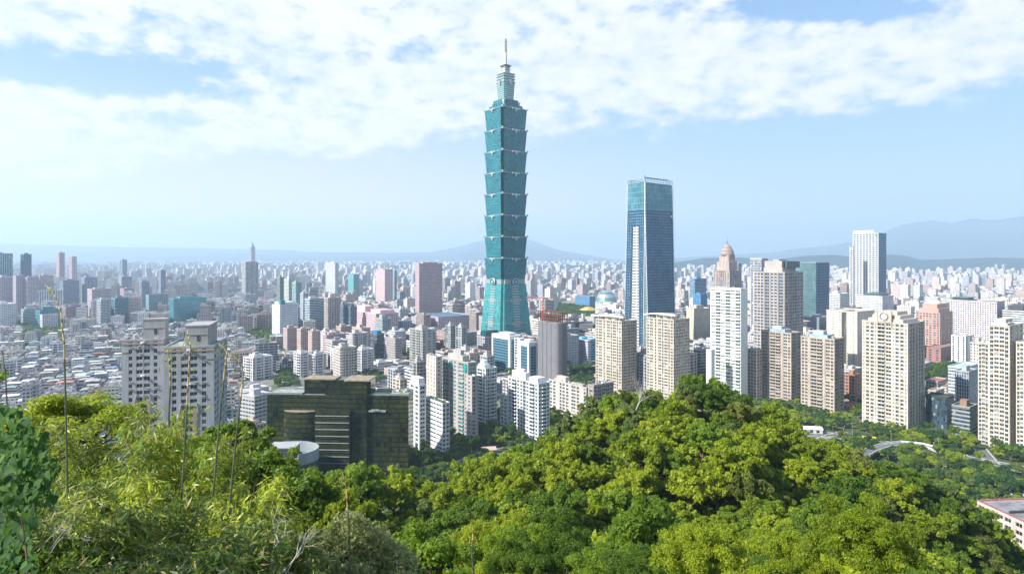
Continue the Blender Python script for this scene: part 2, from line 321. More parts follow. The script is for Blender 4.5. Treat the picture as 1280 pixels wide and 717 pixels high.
# air: one closed box of even haze round everything
mh,n=newmat('haze_air'); pv=n.new('ShaderNodeVolumePrincipled'); pv.inputs['Color'].default_value=(.61,.80,1.0,1); pv.inputs['Density'].default_value=1.0e-4; pv.inputs['Anisotropy'].default_value=.22
o_=n.new('ShaderNodeOutputMaterial'); n.l.new(pv.outputs[0],o_.inputs['Volume'])
HB=MB(); HB.box(-28500,28500,-3500,28500,-1,1150); HZ=tag(HB.build('haze',mh),'pale blue summer haze lying over the whole city','haze',kind='stuff')

# ------------------------------------------------------------------ building kit
LAND=[]          # landmarks: (px, py, phrase) used in the labels of ordinary blocks and trees
HEROBOX=[]       # footprints kept clear: (x, y, radius)
HPOLY=[]
def fit(pl,pc,pr,Y,th=52.5,lim=(6,110)):
    a=R(th); cx=gx(pc,Y); dl=(-math.cos(a),math.sin(a)); dr=(math.sin(a),math.cos(a))
    def ln(d,p):
        t=(p-640)/FX; den=d[0]-t*d[1]; 
        if abs(den)<1e-3: return lim[1]
        L=(t*Y-cx)/den; return min(max(L,lim[0]),lim[1]) if L>0 else lim[1]
    wl=ln(dl,pl) if pl is not None else 20; wr=ln(dr,pr) if pr is not None else 20
    rz=math.atan2(dr[1],dr[0]); mx=cx+dl[0]*wl/2+dr[0]*wr/2; my=Y+dl[1]*wl/2+dr[1]*wr/2
    HEROBOX.append((mx,my,math.hypot(wl,wr)/2+3)); 
    HPOLY.append([(cx+dl[0]*a_*wl+dr[0]*b_*wr-(dl[0]*p_+dr[0]*q_)*4, Y+dl[1]*a_*wl+dr[1]*b_*wr-(dl[1]*p_+dr[1]*q_)*4) for a_,b_,p_,q_ in ((0,0,1,1),(0,1,1,-1),(1,1,-1,-1),(1,0,-1,1))])
    return cx,Y,rz,wr,wl
FACES=lambda wx,wy:dict(R=((0,0),(1,0),(0,-1),wx,0),L=((0,wy),(0,-1),(-1,0),wy,-math.pi/2),B=((wx,wy),(-1,0),(0,1),wx,math.pi),E=((wx,0),(0,1),(1,0),wy,math.pi/2))
def window_unit():
    b=MB(); b.box(-.5,.5,.04,.1,0,1,0)                     # glass
    for x0,x1,z0,z1 in ((-.5,-.45,0,1),(.45,.5,0,1),(-.45,.45,0,.06),(-.45,.45,.94,1),(-.03,.03,.06,.94)): b.box(x0,x1,-.02,.036,z0,z1,1)
    return b
def balcony_unit():
    b=MB(); b.box(-.5,.5,-1,0,-.06,.06,0); b.box(-.5,.5,-1.04,-.92,.062,.42,1); b.box(-.5,-.47,-.918,0,.062,.42,1); b.box(.47,.5,-.918,0,.062,.42,1); return b
def ac_unit():
    b=MB(); b.box(-.45,.45,-.42,0,0,.62,0); b.box(-.36,.2,-.44,-.421,.08,.54,1); return b
M_acbox=plain((.55,.55,.53),.6,0,'unit_casing')
_units={}
def unit(kind,mats):
    k=(kind,tuple(m.name for m in mats))
    if k not in _units:
        b={'balcony':balcony_unit,'air_conditioner':ac_unit}.get(kind,window_unit)(); me=b.mesh(kind,mats); V,F,uv=box_arrays(b.b); _units[k]=(me,V,F,np.repeat(b.bm,6))
    return _units[k]
def place_units(parent,kind,mats,items,cap=100):
    """items: (x,y,z,rot,sx,sy,sz,prio); the cap largest-showing are parts of their own, the rest one part"""
    if not items: return
    me,V,F,mi=unit(kind,mats); items=sorted(items,key=lambda q:q[7])
    for (x,y,z,r,sx,sy,sz,_) in items[:cap]:
        o=link(kind,me,parent,(x,y,z),r); o.scale=(sx,sy,sz)
    rest=items[cap:]
    if rest:
        A=np.array([q[:7] for q in rest]); c,s=np.cos(A[:,3]),np.sin(A[:,3]); P=V[None]*A[:,None,4:7]
        W=np.stack([P[:,:,0]*c[:,None]-P[:,:,1]*s[:,None],P[:,:,0]*s[:,None]+P[:,:,1]*c[:,None],P[:,:,2]],-1)+A[:,None,:3]
        FF=(F[None]+np.arange(len(rest))[:,None,None]*len(V)).reshape(-1,4)
        o=link(kind,mesh_np(kind,W.reshape(-1,3),FF,mats,np.tile(mi,len(rest))),parent); o['kind']='stuff'
DEP=.5
WB={'w':(.68,.6),'W':(.84,.55),'n':(.32,.45),'t':(.6,.8),'b':(.92,.74),'d':(.8,.72),'g':(.96,.9),'s':(0,0),'p':(0,0),'h':(.94,.42),'D':(.75,.7)}
WT={'w':1,'W':1.4,'n':.6,'t':.8,'b':1.7,'d':1.1,'g':.9,'s':.45,'p':.3,'h':1.6,'D':.7}
def facade(W,wins,balcs,face,pat,nfl,fh,z0,prio,wm=0,pm=None,dep=DEP,bdep=1.1,bands=0,bm=None,skip=()):
    """relief of one face: piers and spandrels in front of a core; windows set back in the openings"""
    (ox,oy),(sx,sy),(nx_,ny_),L,rot=face; H=nfl*fh; s0=dep if abs(sy)>.5 else 0; Lu=L-2*s0
    wts=[WT[c] for c in pat]; tot=sum(wts); s=s0
    def bx(a,b,n0,n1,z0_,z1_,m):
        xa,ya=ox+sx*a+nx_*n0,oy+sy*a+ny_*n0; xb,yb=ox+sx*b+nx_*n1,oy+sy*b+ny_*n1
        W.box(min(xa,xb),max(xa,xb),min(ya,yb),max(ya,yb),z0_,z1_,m)
    for i,c in enumerate(pat):
        bw=Lu*wts[i]/tot; fw,fhh=WB[c]; a,b=s,s+bw; s=b
        if c=='s': bx(a,b,-dep,0,z0,z0+H,wm); continue
        if c=='p': bx(a,b,-dep,.45,z0,z0+H+.4,wm if pm is None else pm); continue
        e=bw*(1-fw)/2; bx(a,a+e,-dep,0,z0,z0+H,wm); bx(b-e,b,-dep,0,z0,z0+H,wm); q0,q1=a+e,b-e
        sill=fh*(1-fhh)*.62; head=fh*(1-fhh)-sill; oh=fh*fhh
        zz0=z0
        if c in 'bd': sill=.15; head=fh-.15-oh
        for k in range(nfl):
            zb=z0+k*fh
            if sill+head>.05:
                lo=zb-(head if k else 0); bx(q0,q1,-dep,-.04 if c!='g' else -.3,lo,zb+sill,wm)
            mx_=(q0+q1)/2; nin=-dep+.12; 
            wins.append((ox+sx*mx_+nx_*nin,oy+sy*mx_+ny_*nin,zb+sill,rot,q1-q0,1,oh,prio(face,k)))
            if c=='b' and k: balcs.append((ox+sx*mx_+nx_*.0,oy+sy*mx_+ny_*.0,zb,rot,(q1-q0)*1.06,bdep,2.6,prio(face,k)))
        bx(q0,q1,-dep,-.04,z0+H-head,z0+H,wm)
    if bands:
        for k in range(bands,nfl,bands): bx(-.25 if s0==0 else 0,L+.25 if s0==0 else L,0.003,.25,z0+k*fh-.25,z0+k*fh+.2,wm if bm is None else bm)
def tank(parent,x,y,z,r=1.3,h=2.4,m=None):
    b=MB(); b.cyl(x,y,z,z+.5,r*.8,8); b.cyl(x,y,z+.5,z+.5+h,r,14); b.cyl(x,y,z+.5+h,z+.9+h,r,14,0,r*.3); b.build('water_tank',m or M_steel,parent)
def clutter(parent,wx,wy,z,seed,n=6,x0=.1,x1=.9,y0=.1,y1=.9):
    r=random.Random(seed)
    for i in range(n):
        x,y=wx*r.uniform(x0,x1),wy*r.uniform(y0,y1); k=r.random()
        if k<.35: tank(parent,x,y,z,r.uniform(.8,1.4),r.uniform(1.4,2.4))
        else:
            b=MB(); a,c,h=r.uniform(1,2.6),r.uniform(1,2),r.uniform(.8,1.8); b.box(x-a/2,x+a/2,y-c/2,y+c/2,z+.2,z+h); b.box(x-a/2+.2,x+a/2-.2,y-c/2+.2,y+c/2-.2,z,z+.198)
            b.cyl(x,y,z+h,z+h+.25,min(a,c)*.35,10,1); b.build('air_conditioner',[M_white if k<.8 else M_conc,M_dark],parent)
def tower(name,label,cat,pl,pc,pr,Y,top,patL,patR,wall,th=52.5,fh=3.3,pane=None,rail=None,crown=(),group=None,zbase=0,parapet=1.1,land=None,bands=0,pier=None,cap=100,bcap=100,roofm=None,seed=1,nclut=5,bdep=1.1,H=None,core=None,lim=(6,110),back='swws'):
    cx,cy_,rz,wx,wy=fit(pl,pc,pr,Y,th,lim); t=empty(name,(cx,cy_,zbase),rz); tag(t,label,cat,group)
    Ht=(gz(top,Y)-zbase) if H is None else H; nfl=max(2,round((Ht-parapet)/fh)); fh=(Ht-parapet)/nfl; Hh=nfl*fh
    W=MB(); wins=[]; balcs=[]; fc=FACES(wx,wy); W.box(DEP,wx-DEP,DEP,wy-DEP,0,Hh,0 if core is None else 2)
    vis={'R':0,'L':0,'B':1e6,'E':1e6}
    if pr<=pc+2: vis['R']=5e5; vis['E']=0
    if pl is not None and pl>=pc-2: vis['L']=5e5
    for key,pat in (('R',patR),('L',patL),('B',back),('E',back if vis['E'] else patR)):
        facade(W,wins,balcs,fc[key],pat,nfl,fh,0,lambda f,k,key=key:vis[key]+(nfl-k)*100+RND.random(),0,1 if pier else None,bands=bands,bdep=bdep)
    if cap>=60:
        rk=random.Random(seed+500); front=[q for q in wins if q[7]<4e5]
        acs=[(q[0]+math.cos(q[3])*rk.uniform(-.3,.3)*q[4]+math.sin(q[3])*.42,q[1]+math.sin(q[3])*rk.uniform(-.3,.3)*q[4]-math.cos(q[3])*.42,q[2]-.72,q[3],rk.uniform(.8,1.3),1,1,q[7]) for q in rk.sample(front,min(len(front),46))]
        place_units(t,'air_conditioner',[M_acbox,M_dark],acs,60)
    wallmats=[wall,pier or wall,core or wall]; W.build('wall',wallmats,t)
    rb=MB(); rb.box(-.12,wx+.12,-.12,wy+.12,Hh+.002,Hh+.35,0); rb.build('roof',roofm or M_roof,t)
    if parapet>.5:
        p=MB(); e=.35; z0,z1=Hh+.352,Hh+parapet
        p.box(-.1,wx+.1,-.1,e,z0,z1); p.box(-.1,wx+.1,wy-e,wy+.1,z0,z1); p.box(-.1,e,e+.001,wy-e-.001,z0,z1); p.box(wx-e,wx+.1,e+.001,wy-e-.001,z0,z1); p.build('parapet',wall,t)
    place_units(t,'window',[pane or M_pane,M_frame],wins,cap); place_units(t,'balcony',[wall,rail or wall],balcs,bcap)
    z=Hh+.352
    for (a,b,c,d,z0,z1,mm,nm) in crown:
        q=MB(); q.box(wx*a,wx*b,wy*c,wy*d,z+z0,z+z1); q.build(nm,mm,t)
    if nclut: clutter(t,wx,wy,z,seed,nclut)
    if land: LAND.append((pc,(top+HY+EYE*FX/Y)/2 if False else top,land))
    return t,wx,wy,Hh
def blk(name,label,cat,pl,pc,pr,Y,top,col,sty,th=52.5,crown=(),group=None,zbase=0,mat=None,land=None,roofcol=(.3,.3,.3),slabs=False,lim=(6,160),pent=True,seed=0,H=None):
    """a mid-distance building: body with laid-out windows, parapet, roof, rooftop rooms"""
    cx,cy_,rz,wx,wy=fit(pl,pc,pr,Y,th,lim); t=empty(name,(cx,cy_,zbase),rz); tag(t,label,cat,group); Hh=(gz(top,Y)-zbase) if H is None else H
    r=random.Random(seed*31+int(pc*7)); B=[(0,wx,0,wy,0,Hh)]; V,F,uv=box_arrays(B)
    n=6; colA=np.tile(np.array(list(col)+[1.]),(n,1)); stA=np.tile(np.array(sty,float),(n,1))
    me=mesh_np('wall',V,F,[mat or FAC],np.zeros(n),uv,{'Col':('FLOAT_COLOR',colA),'sty':('FLOAT_VECTOR',stA)}); link('wall',me,t)
    wm=wallm(col); b=MB(); b.box(-.3,wx+.3,-.3,wy+.3,Hh+.002,Hh+.6,0); b.build('roof',wallm(tuple(roofcol)),t)
    p=MB(); e=.5; p.box(-.2,wx+.2,-.2,e,Hh+.602,Hh+1.6); p.box(-.2,wx+.2,wy-e,wy+.2,Hh+.602,Hh+1.6); p.box(-.2,e,e+.01,wy-e-.01,Hh+.602,Hh+1.6); p.box(wx-e,wx+.2,e+.01,wy-e-.01,Hh+.602,Hh+1.6); p.build('parapet',wm,t)
    if slabs:
        s=MB(); k=3.4*(4 if slabs=='q' else 1); z=k
        while z<Hh-1: s.box(-.45,wx+.45,-.45,wy+.45,z-.25,z+.2); z+=k
        s.build('floor_slab',wallm(tuple(min(.8,c*1.15) for c in col)),t)
    if pent and not crown: a,c=r.uniform(.15,.35),r.uniform(.2,.4); crown=((a,a+.4,c,c+.35,0,r.uniform(3,6),wm,'penthouse'),)
    for (a,b_,c,d,z0,z1,mm,nm) in crown:
        q=MB(); q.box(wx*a,wx*b_,wy*c,wy*d,Hh+.602+z0,Hh+.602+z1); q.build(nm,mm,t)
    if land: LAND.append((pc,top,land))
    return t,wx,wy,Hh
# ------------------------------------------------------------------ the supertall pagoda skyscraper
T_A=curtain((.004,.13,.165),(.018,.26,.31),1.6,4.2,.34,(.004,.06,.085),.10,(.07,.25,.28),.26,.12,'teal_curtain_glass',dark=.8)
T_B=curtain((.02,.27,.29),(.07,.42,.42),1.6,4.2,.22,(.02,.17,.19),.10,(.18,.4,.4),.2,.35,'pale_teal_curtain_glass',dark=.7)
M_sil=plain((.42,.47,.48),.35,.4,'silver_metal'); M_louv=plain((.30,.36,.38),.5,.3,'grey_louvre',.2,1.)
def notch(c,a,k):     # square of half side a around c, with stepped-in corners of depth k (12 corners, ccw)
    x,y=c; return [(x-a+k,y-a),(x+a-k,y-a),(x+a-k,y-a+k),(x+a,y-a+k),(x+a,y+a-k),(x+a-k,y+a-k),(x+a-k,y+a),(x-a+k,y+a),(x-a+k,y+a-k),(x-a,y+a-k),(x-a,y-a+k),(x-a+k,y-a+k)]
def skyscraper():
    Yc=1004+34; cx=gx(632.2,Yc); S=Yc/FX; zz=lambda py:EYE-(py-HY)*S*.985
    t=empty('pagoda_skyscraper',(cx,Yc,0),R(90-52.5)); tag(t,'very tall teal glass skyscraper of stacked flaring segments with a spire','skyscraper')
    t.scale=(1.12,1.12,1); HEROBOX.append((cx,Yc,62)); LAND.append((632,420,'the supertall teal tower')); O=(0,0)
    tops=[135.4,162,188.8,215.4,242,268.6,295.2,321.8,348.6]
    M4=[T_A,M_sil,M_dark,T_B,M_louv,plain((.006,.05,.065),.25,.2,'notch_shade_glass')]; NM=[0,5,5]*4  # corner notches get darker glass, their recess shade put into the colour
    for i in range(8):
        z1,z0=zz(tops[i]),zz(tops[i+1]); a0,a1=22.1,24.2; k=4.2; b=MB()
        b.loft(notch(O,a0,k),z0,notch(O,a1,k),z1-1.6,NM,2,2); b.loft(notch(O,a1+.25,k),z1-1.6,notch(O,a1+.4,k),z1-.9,1,1,1); b.loft(notch(O,a1-.6,k),z1-.899,notch(O,a1-1.2,k),z1,0,2)
        sg=b.build('tower_segment',M4,t)
        for q in range(4):            # cloud-shaped ornament over the middle of each face and a bracket at each corner
            c=MB(); c.box(-7,7,-a1-.9,-a1+.2,z1-1.5,z1-.6); c.box(-2.6,2.6,-a1-1.5,-a1+.2,z1-4.2,z1-1.502); c.box(-.9,.9,-a1-1.2,-a1+.6,z1-7,z1-4.21); c.cyl(-5.6,-a1-.4,z1-3.2,z1-1.502,1.5,10); c.cyl(5.6,-a1-.4,z1-3.2,z1-1.502,1.5,10)
            c.build('cloud_ornament',M_sil,sg).rotation_euler=(0,0,q*math.pi/2)
            c=MB(); c.box(-a1+1.2,-a1+4.6,-a1+1.2,-a1+4.6,z1-2.2,z1-.3); c.cyl(-a1+1.3,-a1+1.3,z1-1.4,z1+1.5,1.3,10); c.build('corner_bracket',M_sil,sg).rotation_euler=(0,0,q*math.pi/2)
            c=MB(); k2=k-.6; 
            for j in range(8): c.box(-a0-2.6+.9,-a0-2.6+1.0,0,0,0,0) if False else None
    z0=zz(348.6); zb=zz(440)-4
    # shoulder floor with the four great coins
    b=MB(); b.loft(notch(O,21.4,4),z0-7.5,notch(O,21.4,4),z0,1,0,0); b.build('shoulder_floor',[M_dark,M_louv],t)
    b=MB(); a0,a1=30.5,22.8; zt=z0-7.501; b.loft(notch(O,a0,4.4),0,notch(O,a1,3.6),zt,0,2,2); 
    b.build('tower_base',[T_B,M_sil,M_dark],t)
    def half(z): return a0+(a1-a0)*z/zt
    for q in range(4):
        d=MB(); z=zt-4
        while z>6:
            a=half(z); m=1
            if int((zt-z)/4.1)%9 in (5,6): d.box(-6.2,6.2,-a-.5,-a+1,z-2.6,z+1.5,2)
            else: d.box(-6,6,-a-.42,-a+1,z-1.1,z+.5,1)
            z-=4.1
        o=d.build('louvre_column',[T_B,M_sil,M_louv],t); o.rotation_euler=(0,0,q*math.pi/2)
        for zc in (zt-27,zt-64):
            a=half(zc); d=MB(); d.box(-a+4.4,-6.5,-a-.35,-a+.5,zc-.3,zc+.5); d.box(6.5,a-4.4,-a-.35,-a+.5,zc-.3,zc+.5); d.box(-9.6,-8,-a-.6,-a+.5,zc-2.2,zc+2.2); d.box(8,9.6,-a-.6,-a+.5,zc-2.2,zc+2.2); d.build('transfer_band',M_sil,t).rotation_euler=(0,0,q*math.pi/2)
        d=MB(); rr=[(6.2*math.cos(i*math.pi/14),6.2*math.sin(i*math.pi/14)) for i in range(28)]; zc=z0-4.5
        P=lambda r,y:[(r*p[0]/6.2,y,zc+r*p[1]/6.2) for p in rr]
        o=len(d.v); rings=[P(6.2,-21.5),P(6.2,-24.6),P(5.2,-25.2),P(5.0,-24.9),P(2.2,-24.8),P(2.0,-25.2)]
        for g_ in rings: d.v+=g_
        for a in range(5):
            for i in range(28): j=(i+1)%28; d.f.append((o+a*28+j,o+a*28+i,o+(a+1)*28+i,o+(a+1)*28+j)); d.fm.append(0 if a in (0,3) else 1); d.uv.append([(0,0)]*4)
        d.f.append(tuple(o+5*28+27-i for i in range(28))); d.fm.append(1); d.uv.append([(0,0)]*28)
        o=d.build('coin_medallion',[plain((.03,.20,.24),.3,.3,'coin_glass'),M_sil],t); o.rotation_euler=(0,0,q*math.pi/2)
    # crown: setback, flaring neck, top block, lantern, spire
    s=S/1.402   # metres of side per picture pixel of width
    def sq(a,k=0.): return notch(O,a,k) if k else [(-a,-a),(a,-a),(a,a),(-a,a)]
    b=MB(); b.prism(notch(O,19.5,4),zz(135.4),zz(131.5),0,2); b.prism(notch(O,14.5,3),zz(131.5)+.004,zz(124),0,2); b.build('crown_setback',M4,t)
    for q in range(4):
        d=MB(); d.cyl(-14,-14,zz(131.5)+.01,zz(127.5),1.6,10,0); d.cyl(-14,-14,zz(127.5)+.01,zz(125.5),2.3,10,0,1.6); d.build('corner_bracket',M_sil,t).rotation_euler=(0,0,q*math.pi/2)
    NK=curtain((.05,.24,.25),(.14,.38,.38),1.5,3.4,.38,(.33,.38,.36),.1,(.35,.4,.4),.25,.35,'neck_glass')
    b=MB(); b.loft(notch(O,8.6,1.2),zz(124),notch(O,10.2,1.4),zz(101),0,2); b.build('crown_neck',[NK,M_sil,M_dark],t)
    b=MB(); 
    for i,(p1,p0,a) in enumerate(((93.2,100.9,9.7),(90.4,93.1,9.4))): b.prism(notch(O,a,1.2),zz(p0),zz(p1),0,2)
    for p_,a in ((101,10.9),(97,10.6),(93.4,10.8),(90.6,10.6)): b.prism(notch(O,a,1.2),zz(p_),zz(p_)+1.1,1)
    b.build('crown_block',[NK,M_sil,M_dark],t)
    for q in range(4): d=MB(); d.box(-1.4,1.4,-12.2,-9.7,zz(104),zz(100)); d.cyl(0,-11.2,zz(100),zz(98.6),1.6,10); d.build('cloud_ornament',M_sil,t).rotation_euler=(0,0,q*math.pi/2)
    b=MB(); b.loft(sq(4.6),zz(90.4)+1,sq(4.2),zz(81),0,1); b.loft(sq(4.4),zz(81),sq(6.6),zz(79),1,1,1); b.box(-5,5,-5,5,zz(79)+.01,zz(78),0)
    for z_ in (zz(88),zz(85),zz(82.5)): b.box(-4.85,4.85,-4.85,4.85,z_,z_+.5,1)
    b.build('lantern',[wallm((.50,.48,.42)),plain((.16,.22,.24),.4,.4,'grey_metal')],t)
    b=MB(); b.cyl(0,0,zz(78),zz(62),2.3,12,0,1.5); b.cyl(0,0,zz(62),zz(46),1.45,12,1,1.1); 
    for k in range(6): b.cyl(0,0,zz(60-k*2.4),zz(60-k*2.4)+.6,2.1,12,2)
    b.cyl(0,0,zz(46),zz(44),1.6,12,1,.3); b.build('spire',[M_sil,plain((.12,.2,.3),.4,.3,'blue_grey_metal'),plain((.55,.42,.2),.4,.4,'gold_metal')],t)
skyscraper()
# ------------------------------------------------------------------ the tapering blue tower
def blue_tower():
    Y=905; a=fit(779.5,808,845,Y); b=(0,0); cx,cyy,rz,wx,wy=a; t=empty('glass_office_tower',(cx,cyy,0),rz); tag(t,'tapering dark blue glass tower with pale teal crown','office tower'); LAND.append((815,440,'the tapering blue tower'))
    cy_,W1,L1=gx(808,Y),wx,wy
    zt=gz(222,Y); zc=gz(261,Y)
    # inset at the top
    x0,y0,x1,y1=1.5,4.,wx-2.5,wy-6.
    G1=curtain((.06,.16,.28),(.16,.34,.50),4.2,4.1,.42,(.010,.035,.075),1.3,(.012,.04,.08),.15,.25,'blue_curtain_glass'); G2=curtain((.015,.11,.16),(.12,.30,.36),3.2,8.2,.06,(.04,.22,.27),.18,(.22,.40,.44),.12,.3,'teal_crown_glass')
    G3=curtain((.10,.28,.30),(.35,.5,.5),2.0,4.1,.3,(.35,.42,.42),.15,(.5,.55,.55),.15,.4,'pale_glass_strip'); ED=plain((.66,.70,.74),.35,.5,'edge_fin')
    mid=[(x0,y0),(x1,y0),(x1,y1),(x0,y1)]
    # lower shaft: the near corner opens into a wedge facet towards the ground
    P0=[(5,0),(wx,0),(wx,wy),(0,wy),(0,6)]; P1=[(x0+.3,y0),(x1,y0),(x1,y1),(x0,y1),(x0,y0+.3)]
    m=MB(); m.loft(P0,0,P1,zc,[0,0,0,1,2],3); m.build('lower_shaft',[G1,G1,G3,M_dark],t)
    m=MB(); m.loft([(x0+.4,y0+.4),(x1-.4,y0+.4),(x1-.4,y1-.4),(x0+.4,y1-.4)],zc+.01,[(x0+.9,y0+.9),(x1-1,y0+.9),(x1-1,y1-.9),(x0+.9,y1-.9)],zt-6,0,1); m.build('crown_glass',[G2,M_dark],t)
    m=MB(); q=[(x0+.6,y0+.6),(x1-.7,y0+.6),(x1-.7,y1-.6),(x0+.6,y1-.6)]
    for i in range(4):
        p,r_=q[i],q[(i+1)%4]; k=9
        for j in range(k): f=j/k; px_,py_=p[0]+(r_[0]-p[0])*f,p[1]+(r_[1]-p[1])*f; m.box(px_-.3,px_+.3,py_-.3,py_+.3,zt-6,zt)
        m.box(min(p[0],r_[0])-.35,max(p[0],r_[0])+.35,min(p[1],r_[1])-.35,max(p[1],r_[1])+.35,zt-.6,zt+.2)
        m.box(min(p[0],r_[0])-.35,max(p[0],r_[0])+.35,min(p[1],r_[1])-.35,max(p[1],r_[1])+.35,zt-3.4,zt-3.0)
    m.build('crown_frame',plain((.25,.4,.44),.4,.4,'crown_metal'),t)
    # central white louvred strip in the sunny face, following the lean
    n_=int(zc/4.1); m=MB(); g_=MB()
    for k in range(n_-5):
        z=k*4.1; f=z/zc; xf=x0*f-.0; ya=(wy*.30)+(y0-0)*f*.6; yb=(wy*.66)+(y1-wy)*f*.75
        m.box(xf-1.0,xf+1.5,ya,yb,z,z+2.5,0); m.box(xf-.5,xf+1.4,ya+.3,yb-.3,z+2.501,z+4.099,1); m.box(xf-.8,xf+1.3,(ya*.65+yb*.35)-.5,(ya*.65+yb*.35)+.5,z+2.501,z+4.099,0)
        g_.box(xf-.7,xf+1.2,yb+2.0,yb+3.6,z+.4,z+3.7,0)
    m.build('louvred_strip',[plain((.55,.57,.58),.5,.0,'white_panel'),M_dark],t); g_.build('dark_window_strip',M_dark,t)
    for (p0,p1) in (((0,6),(x0,y0+.3)),((5,0),(x0+.3,y0)),((0,wy),(x0,y1)),((wx,0),(x1,y0))):
        m=MB(); m.tube([(p0[0],p0[1],0),(p1[0],p1[1],zc),(p1[0]+.3,p1[1]+.3,zt-6)],.75,6); m.build('edge_fin',ED,t)
    m=MB(); m.box(x0+6,x1-4,y0+6,y0+7,zt+1.5,zt+2.6); m.box(x0+8,x0+9,y0+6,y0+7,zt-6,zt+1.49); m.box(x1-8,x1-7,y0+6,y0+7,zt-6,zt+1.49); m.box(x0+6,x0+8,y0+6.2,y0+6.8,zt+2.61,zt+5); m.build('gondola_rail',M_louv,t)
    m=MB(); zz_=gz(267,Y); m.box(wx-9,wx-5.5,y0*.9-.9,y0*.9-.55,zz_-3,zz_+.0); m.build('emblem',M_white,t)
blue_tower()
# ------------------------------------------------------------------ named nearer towers
cream=wallm((.57,.51,.445),.75,.3); creamd=wallm((.40,.36,.31)); taupe=wallm((.40,.34,.29)); taup2=wallm((.33,.28,.25)); whitew=wallm((.74,.76,.76),.6,.1); greyw=wallm((.42,.41,.40)); pinkw=wallm((.58,.45,.41)); bluegrey=wallm((.47,.49,.53)); beige=wallm((.52,.46,.38)); brick=wallm((.36,.16,.11)); lilac=wallm((.55,.50,.56)); granite=wallm((.50,.32,.28))
M_green=plain((.05,.10,.02),.9,0,'roof_planting',.5,1.5)
t,wx,wy,H=tower('apartment_tower','broad cream apartment tower with a round clock at its crown','apartment tower',1077.5,1135,1156,539,404,'nwwnbWnwwn','nttspstts',cream,fh=3.45,pier=creamd,bands=0,seed=3,land='the cream clock tower',nclut=3,crown=((.05,.9,.12,.88,0,3.2,cream,'setback_storey'),(.1,.85,.2,.8,3.202,6.4,cream,'setback_storey'),(.2,.8,.3,.72,6.402,9.4,beige,'penthouse')))
m=MB(); m.box(-.6,3.2,wy*.36,wy*.64,H+.352,H+10.2,0); m.box(-.9,-.3,wy*.34,wy*.36-.02,H-3,H+10.6,0); m.box(-.9,-.3,wy*.64+.02,wy*.66,H-3,H+10.6,0); m.build('crown_gable',wallm((.44,.40,.34)),t)
ck=MB(); K=24; cz=H+5.6; yc_=wy*.5
def disc(b,x,r,m0,x2=None):
    P=[(x,yc_+r*math.cos(-2*math.pi*i/K),cz+r*math.sin(-2*math.pi*i/K)) for i in range(K)]; b.poly(P,m0)
disc(ck,-.9,3.5,0); disc(ck,-1.0,2.5,1)
for i in range(12):
    a=math.pi*i/6; ck.box(-1.12,-1.02,yc_+2.1*math.sin(a)-.12,yc_+2.1*math.sin(a)+.12,cz+2.1*math.cos(a)-.18,cz+2.1*math.cos(a)+.18,0)
ck.box(-1.2,-1.13,yc_-.12,yc_+.12,cz-.3,cz+1.9,0); ck.box(-1.28,-1.21,yc_-1.3,yc_+.2,cz-.12,cz+.12,0)
c_=ck.build('clock_face',[M_dark,M_white],t); 
rim=MB(); rim.tube([(-.95,yc_+3.4*math.cos(2*math.pi*i/24),cz+3.4*math.sin(2*math.pi*i/24)) for i in range(25)],.22,6); rim.build('clock_rim',M_sil,c_)
t,wx,wy,H=tower('apartment_tower','tall cream apartment tower at the city edge with stepped bay windows','apartment tower',1236,1262,1279,486,407,'dWWd','nspn',cream,fh=3.4,pier=cream,bands=0,seed=4,land='the tall park-side cream tower',crown=((.0,.5,.1,.9,0,2.4,cream,'crown_box'),(.1,.6,.25,.75,2.402,5.2,beige,'penthouse')))
tower('apartment_tower','lower cream wing joined beside the tall bay-windowed cream tower','apartment tower',1222.5,1236,1240,500,428,'dWd','ns',cream,fh=3.4,seed=5,nclut=3,cap=60,bcap=60)
tower('apartment_tower','cream tower wing with dark recesses at the very edge of town','apartment tower',1270,1290,1310,478,428,'dWpWd','wssw',cream,fh=3.4,seed=6,nclut=3,cap=80)
t,wx,wy,H=tower('apartment_tower','taupe apartment tower with a glazed rooftop box, ahead of the checkered tower','apartment tower',951.5,989,1001,640,416,'wwspbbspWw','wpw',wallm((.46,.385,.33),.75,.3),fh=3.3,pier=taupe,seed=7,land='the taupe twin nearest the hill top',crown=((.0,.7,.2,.75,0,3.5,wallm((.3,.4,.45)),'glazed_box'),(.1,.5,.35,.65,3.502,6.2,bluegrey,'penthouse')))
t,wx,wy,H=tower('apartment_tower','taupe apartment tower with a glazed rooftop box, beside the clock tower','apartment tower',1001,1043,1055,590,423.5,'wwspbbspWw','wpw',wallm((.46,.385,.33),.75,.3),fh=3.3,pier=taupe,seed=8,land='the taupe twin beside the clock tower',crown=((.0,.7,.2,.75,0,3.5,wallm((.3,.4,.45)),'glazed_box'),(.1,.5,.35,.65,3.502,7,bluegrey,'penthouse')))
tower('apartment_tower','low taupe tower wedged between the white slab and a taupe tower','apartment tower',934,946,953,650,437,'www','ww',wallm((.48,.42,.36)),seed=9,cap=60,nclut=3)
t,wx,wy,H=tower('apartment_tower','tall dark taupe tower with checkered piers and blue glass strips','apartment tower',942,981,1004,716,340,'DDDpgpDDpgp','DDpgDD',wallm((.46,.41,.38)),fh=3.7,pier=taup2,seed=10,land='the checkered taupe tower',pane=panem((.02,.05,.09),(.2,.22,.25),.06),crown=((.08,.8,.12,.72,0,5.5,wallm((.40,.37,.36)),'setback_storey'),(.1,.78,.15,.7,5.502,13.5,wallm((.40,.37,.35)),'penthouse'),(.2,.9,.05,.11,5.6,13,M_glassd,'rooftop_glass'),(.2,.6,.3,.5,13.502,15.5,M_louv,'plant_frame')))
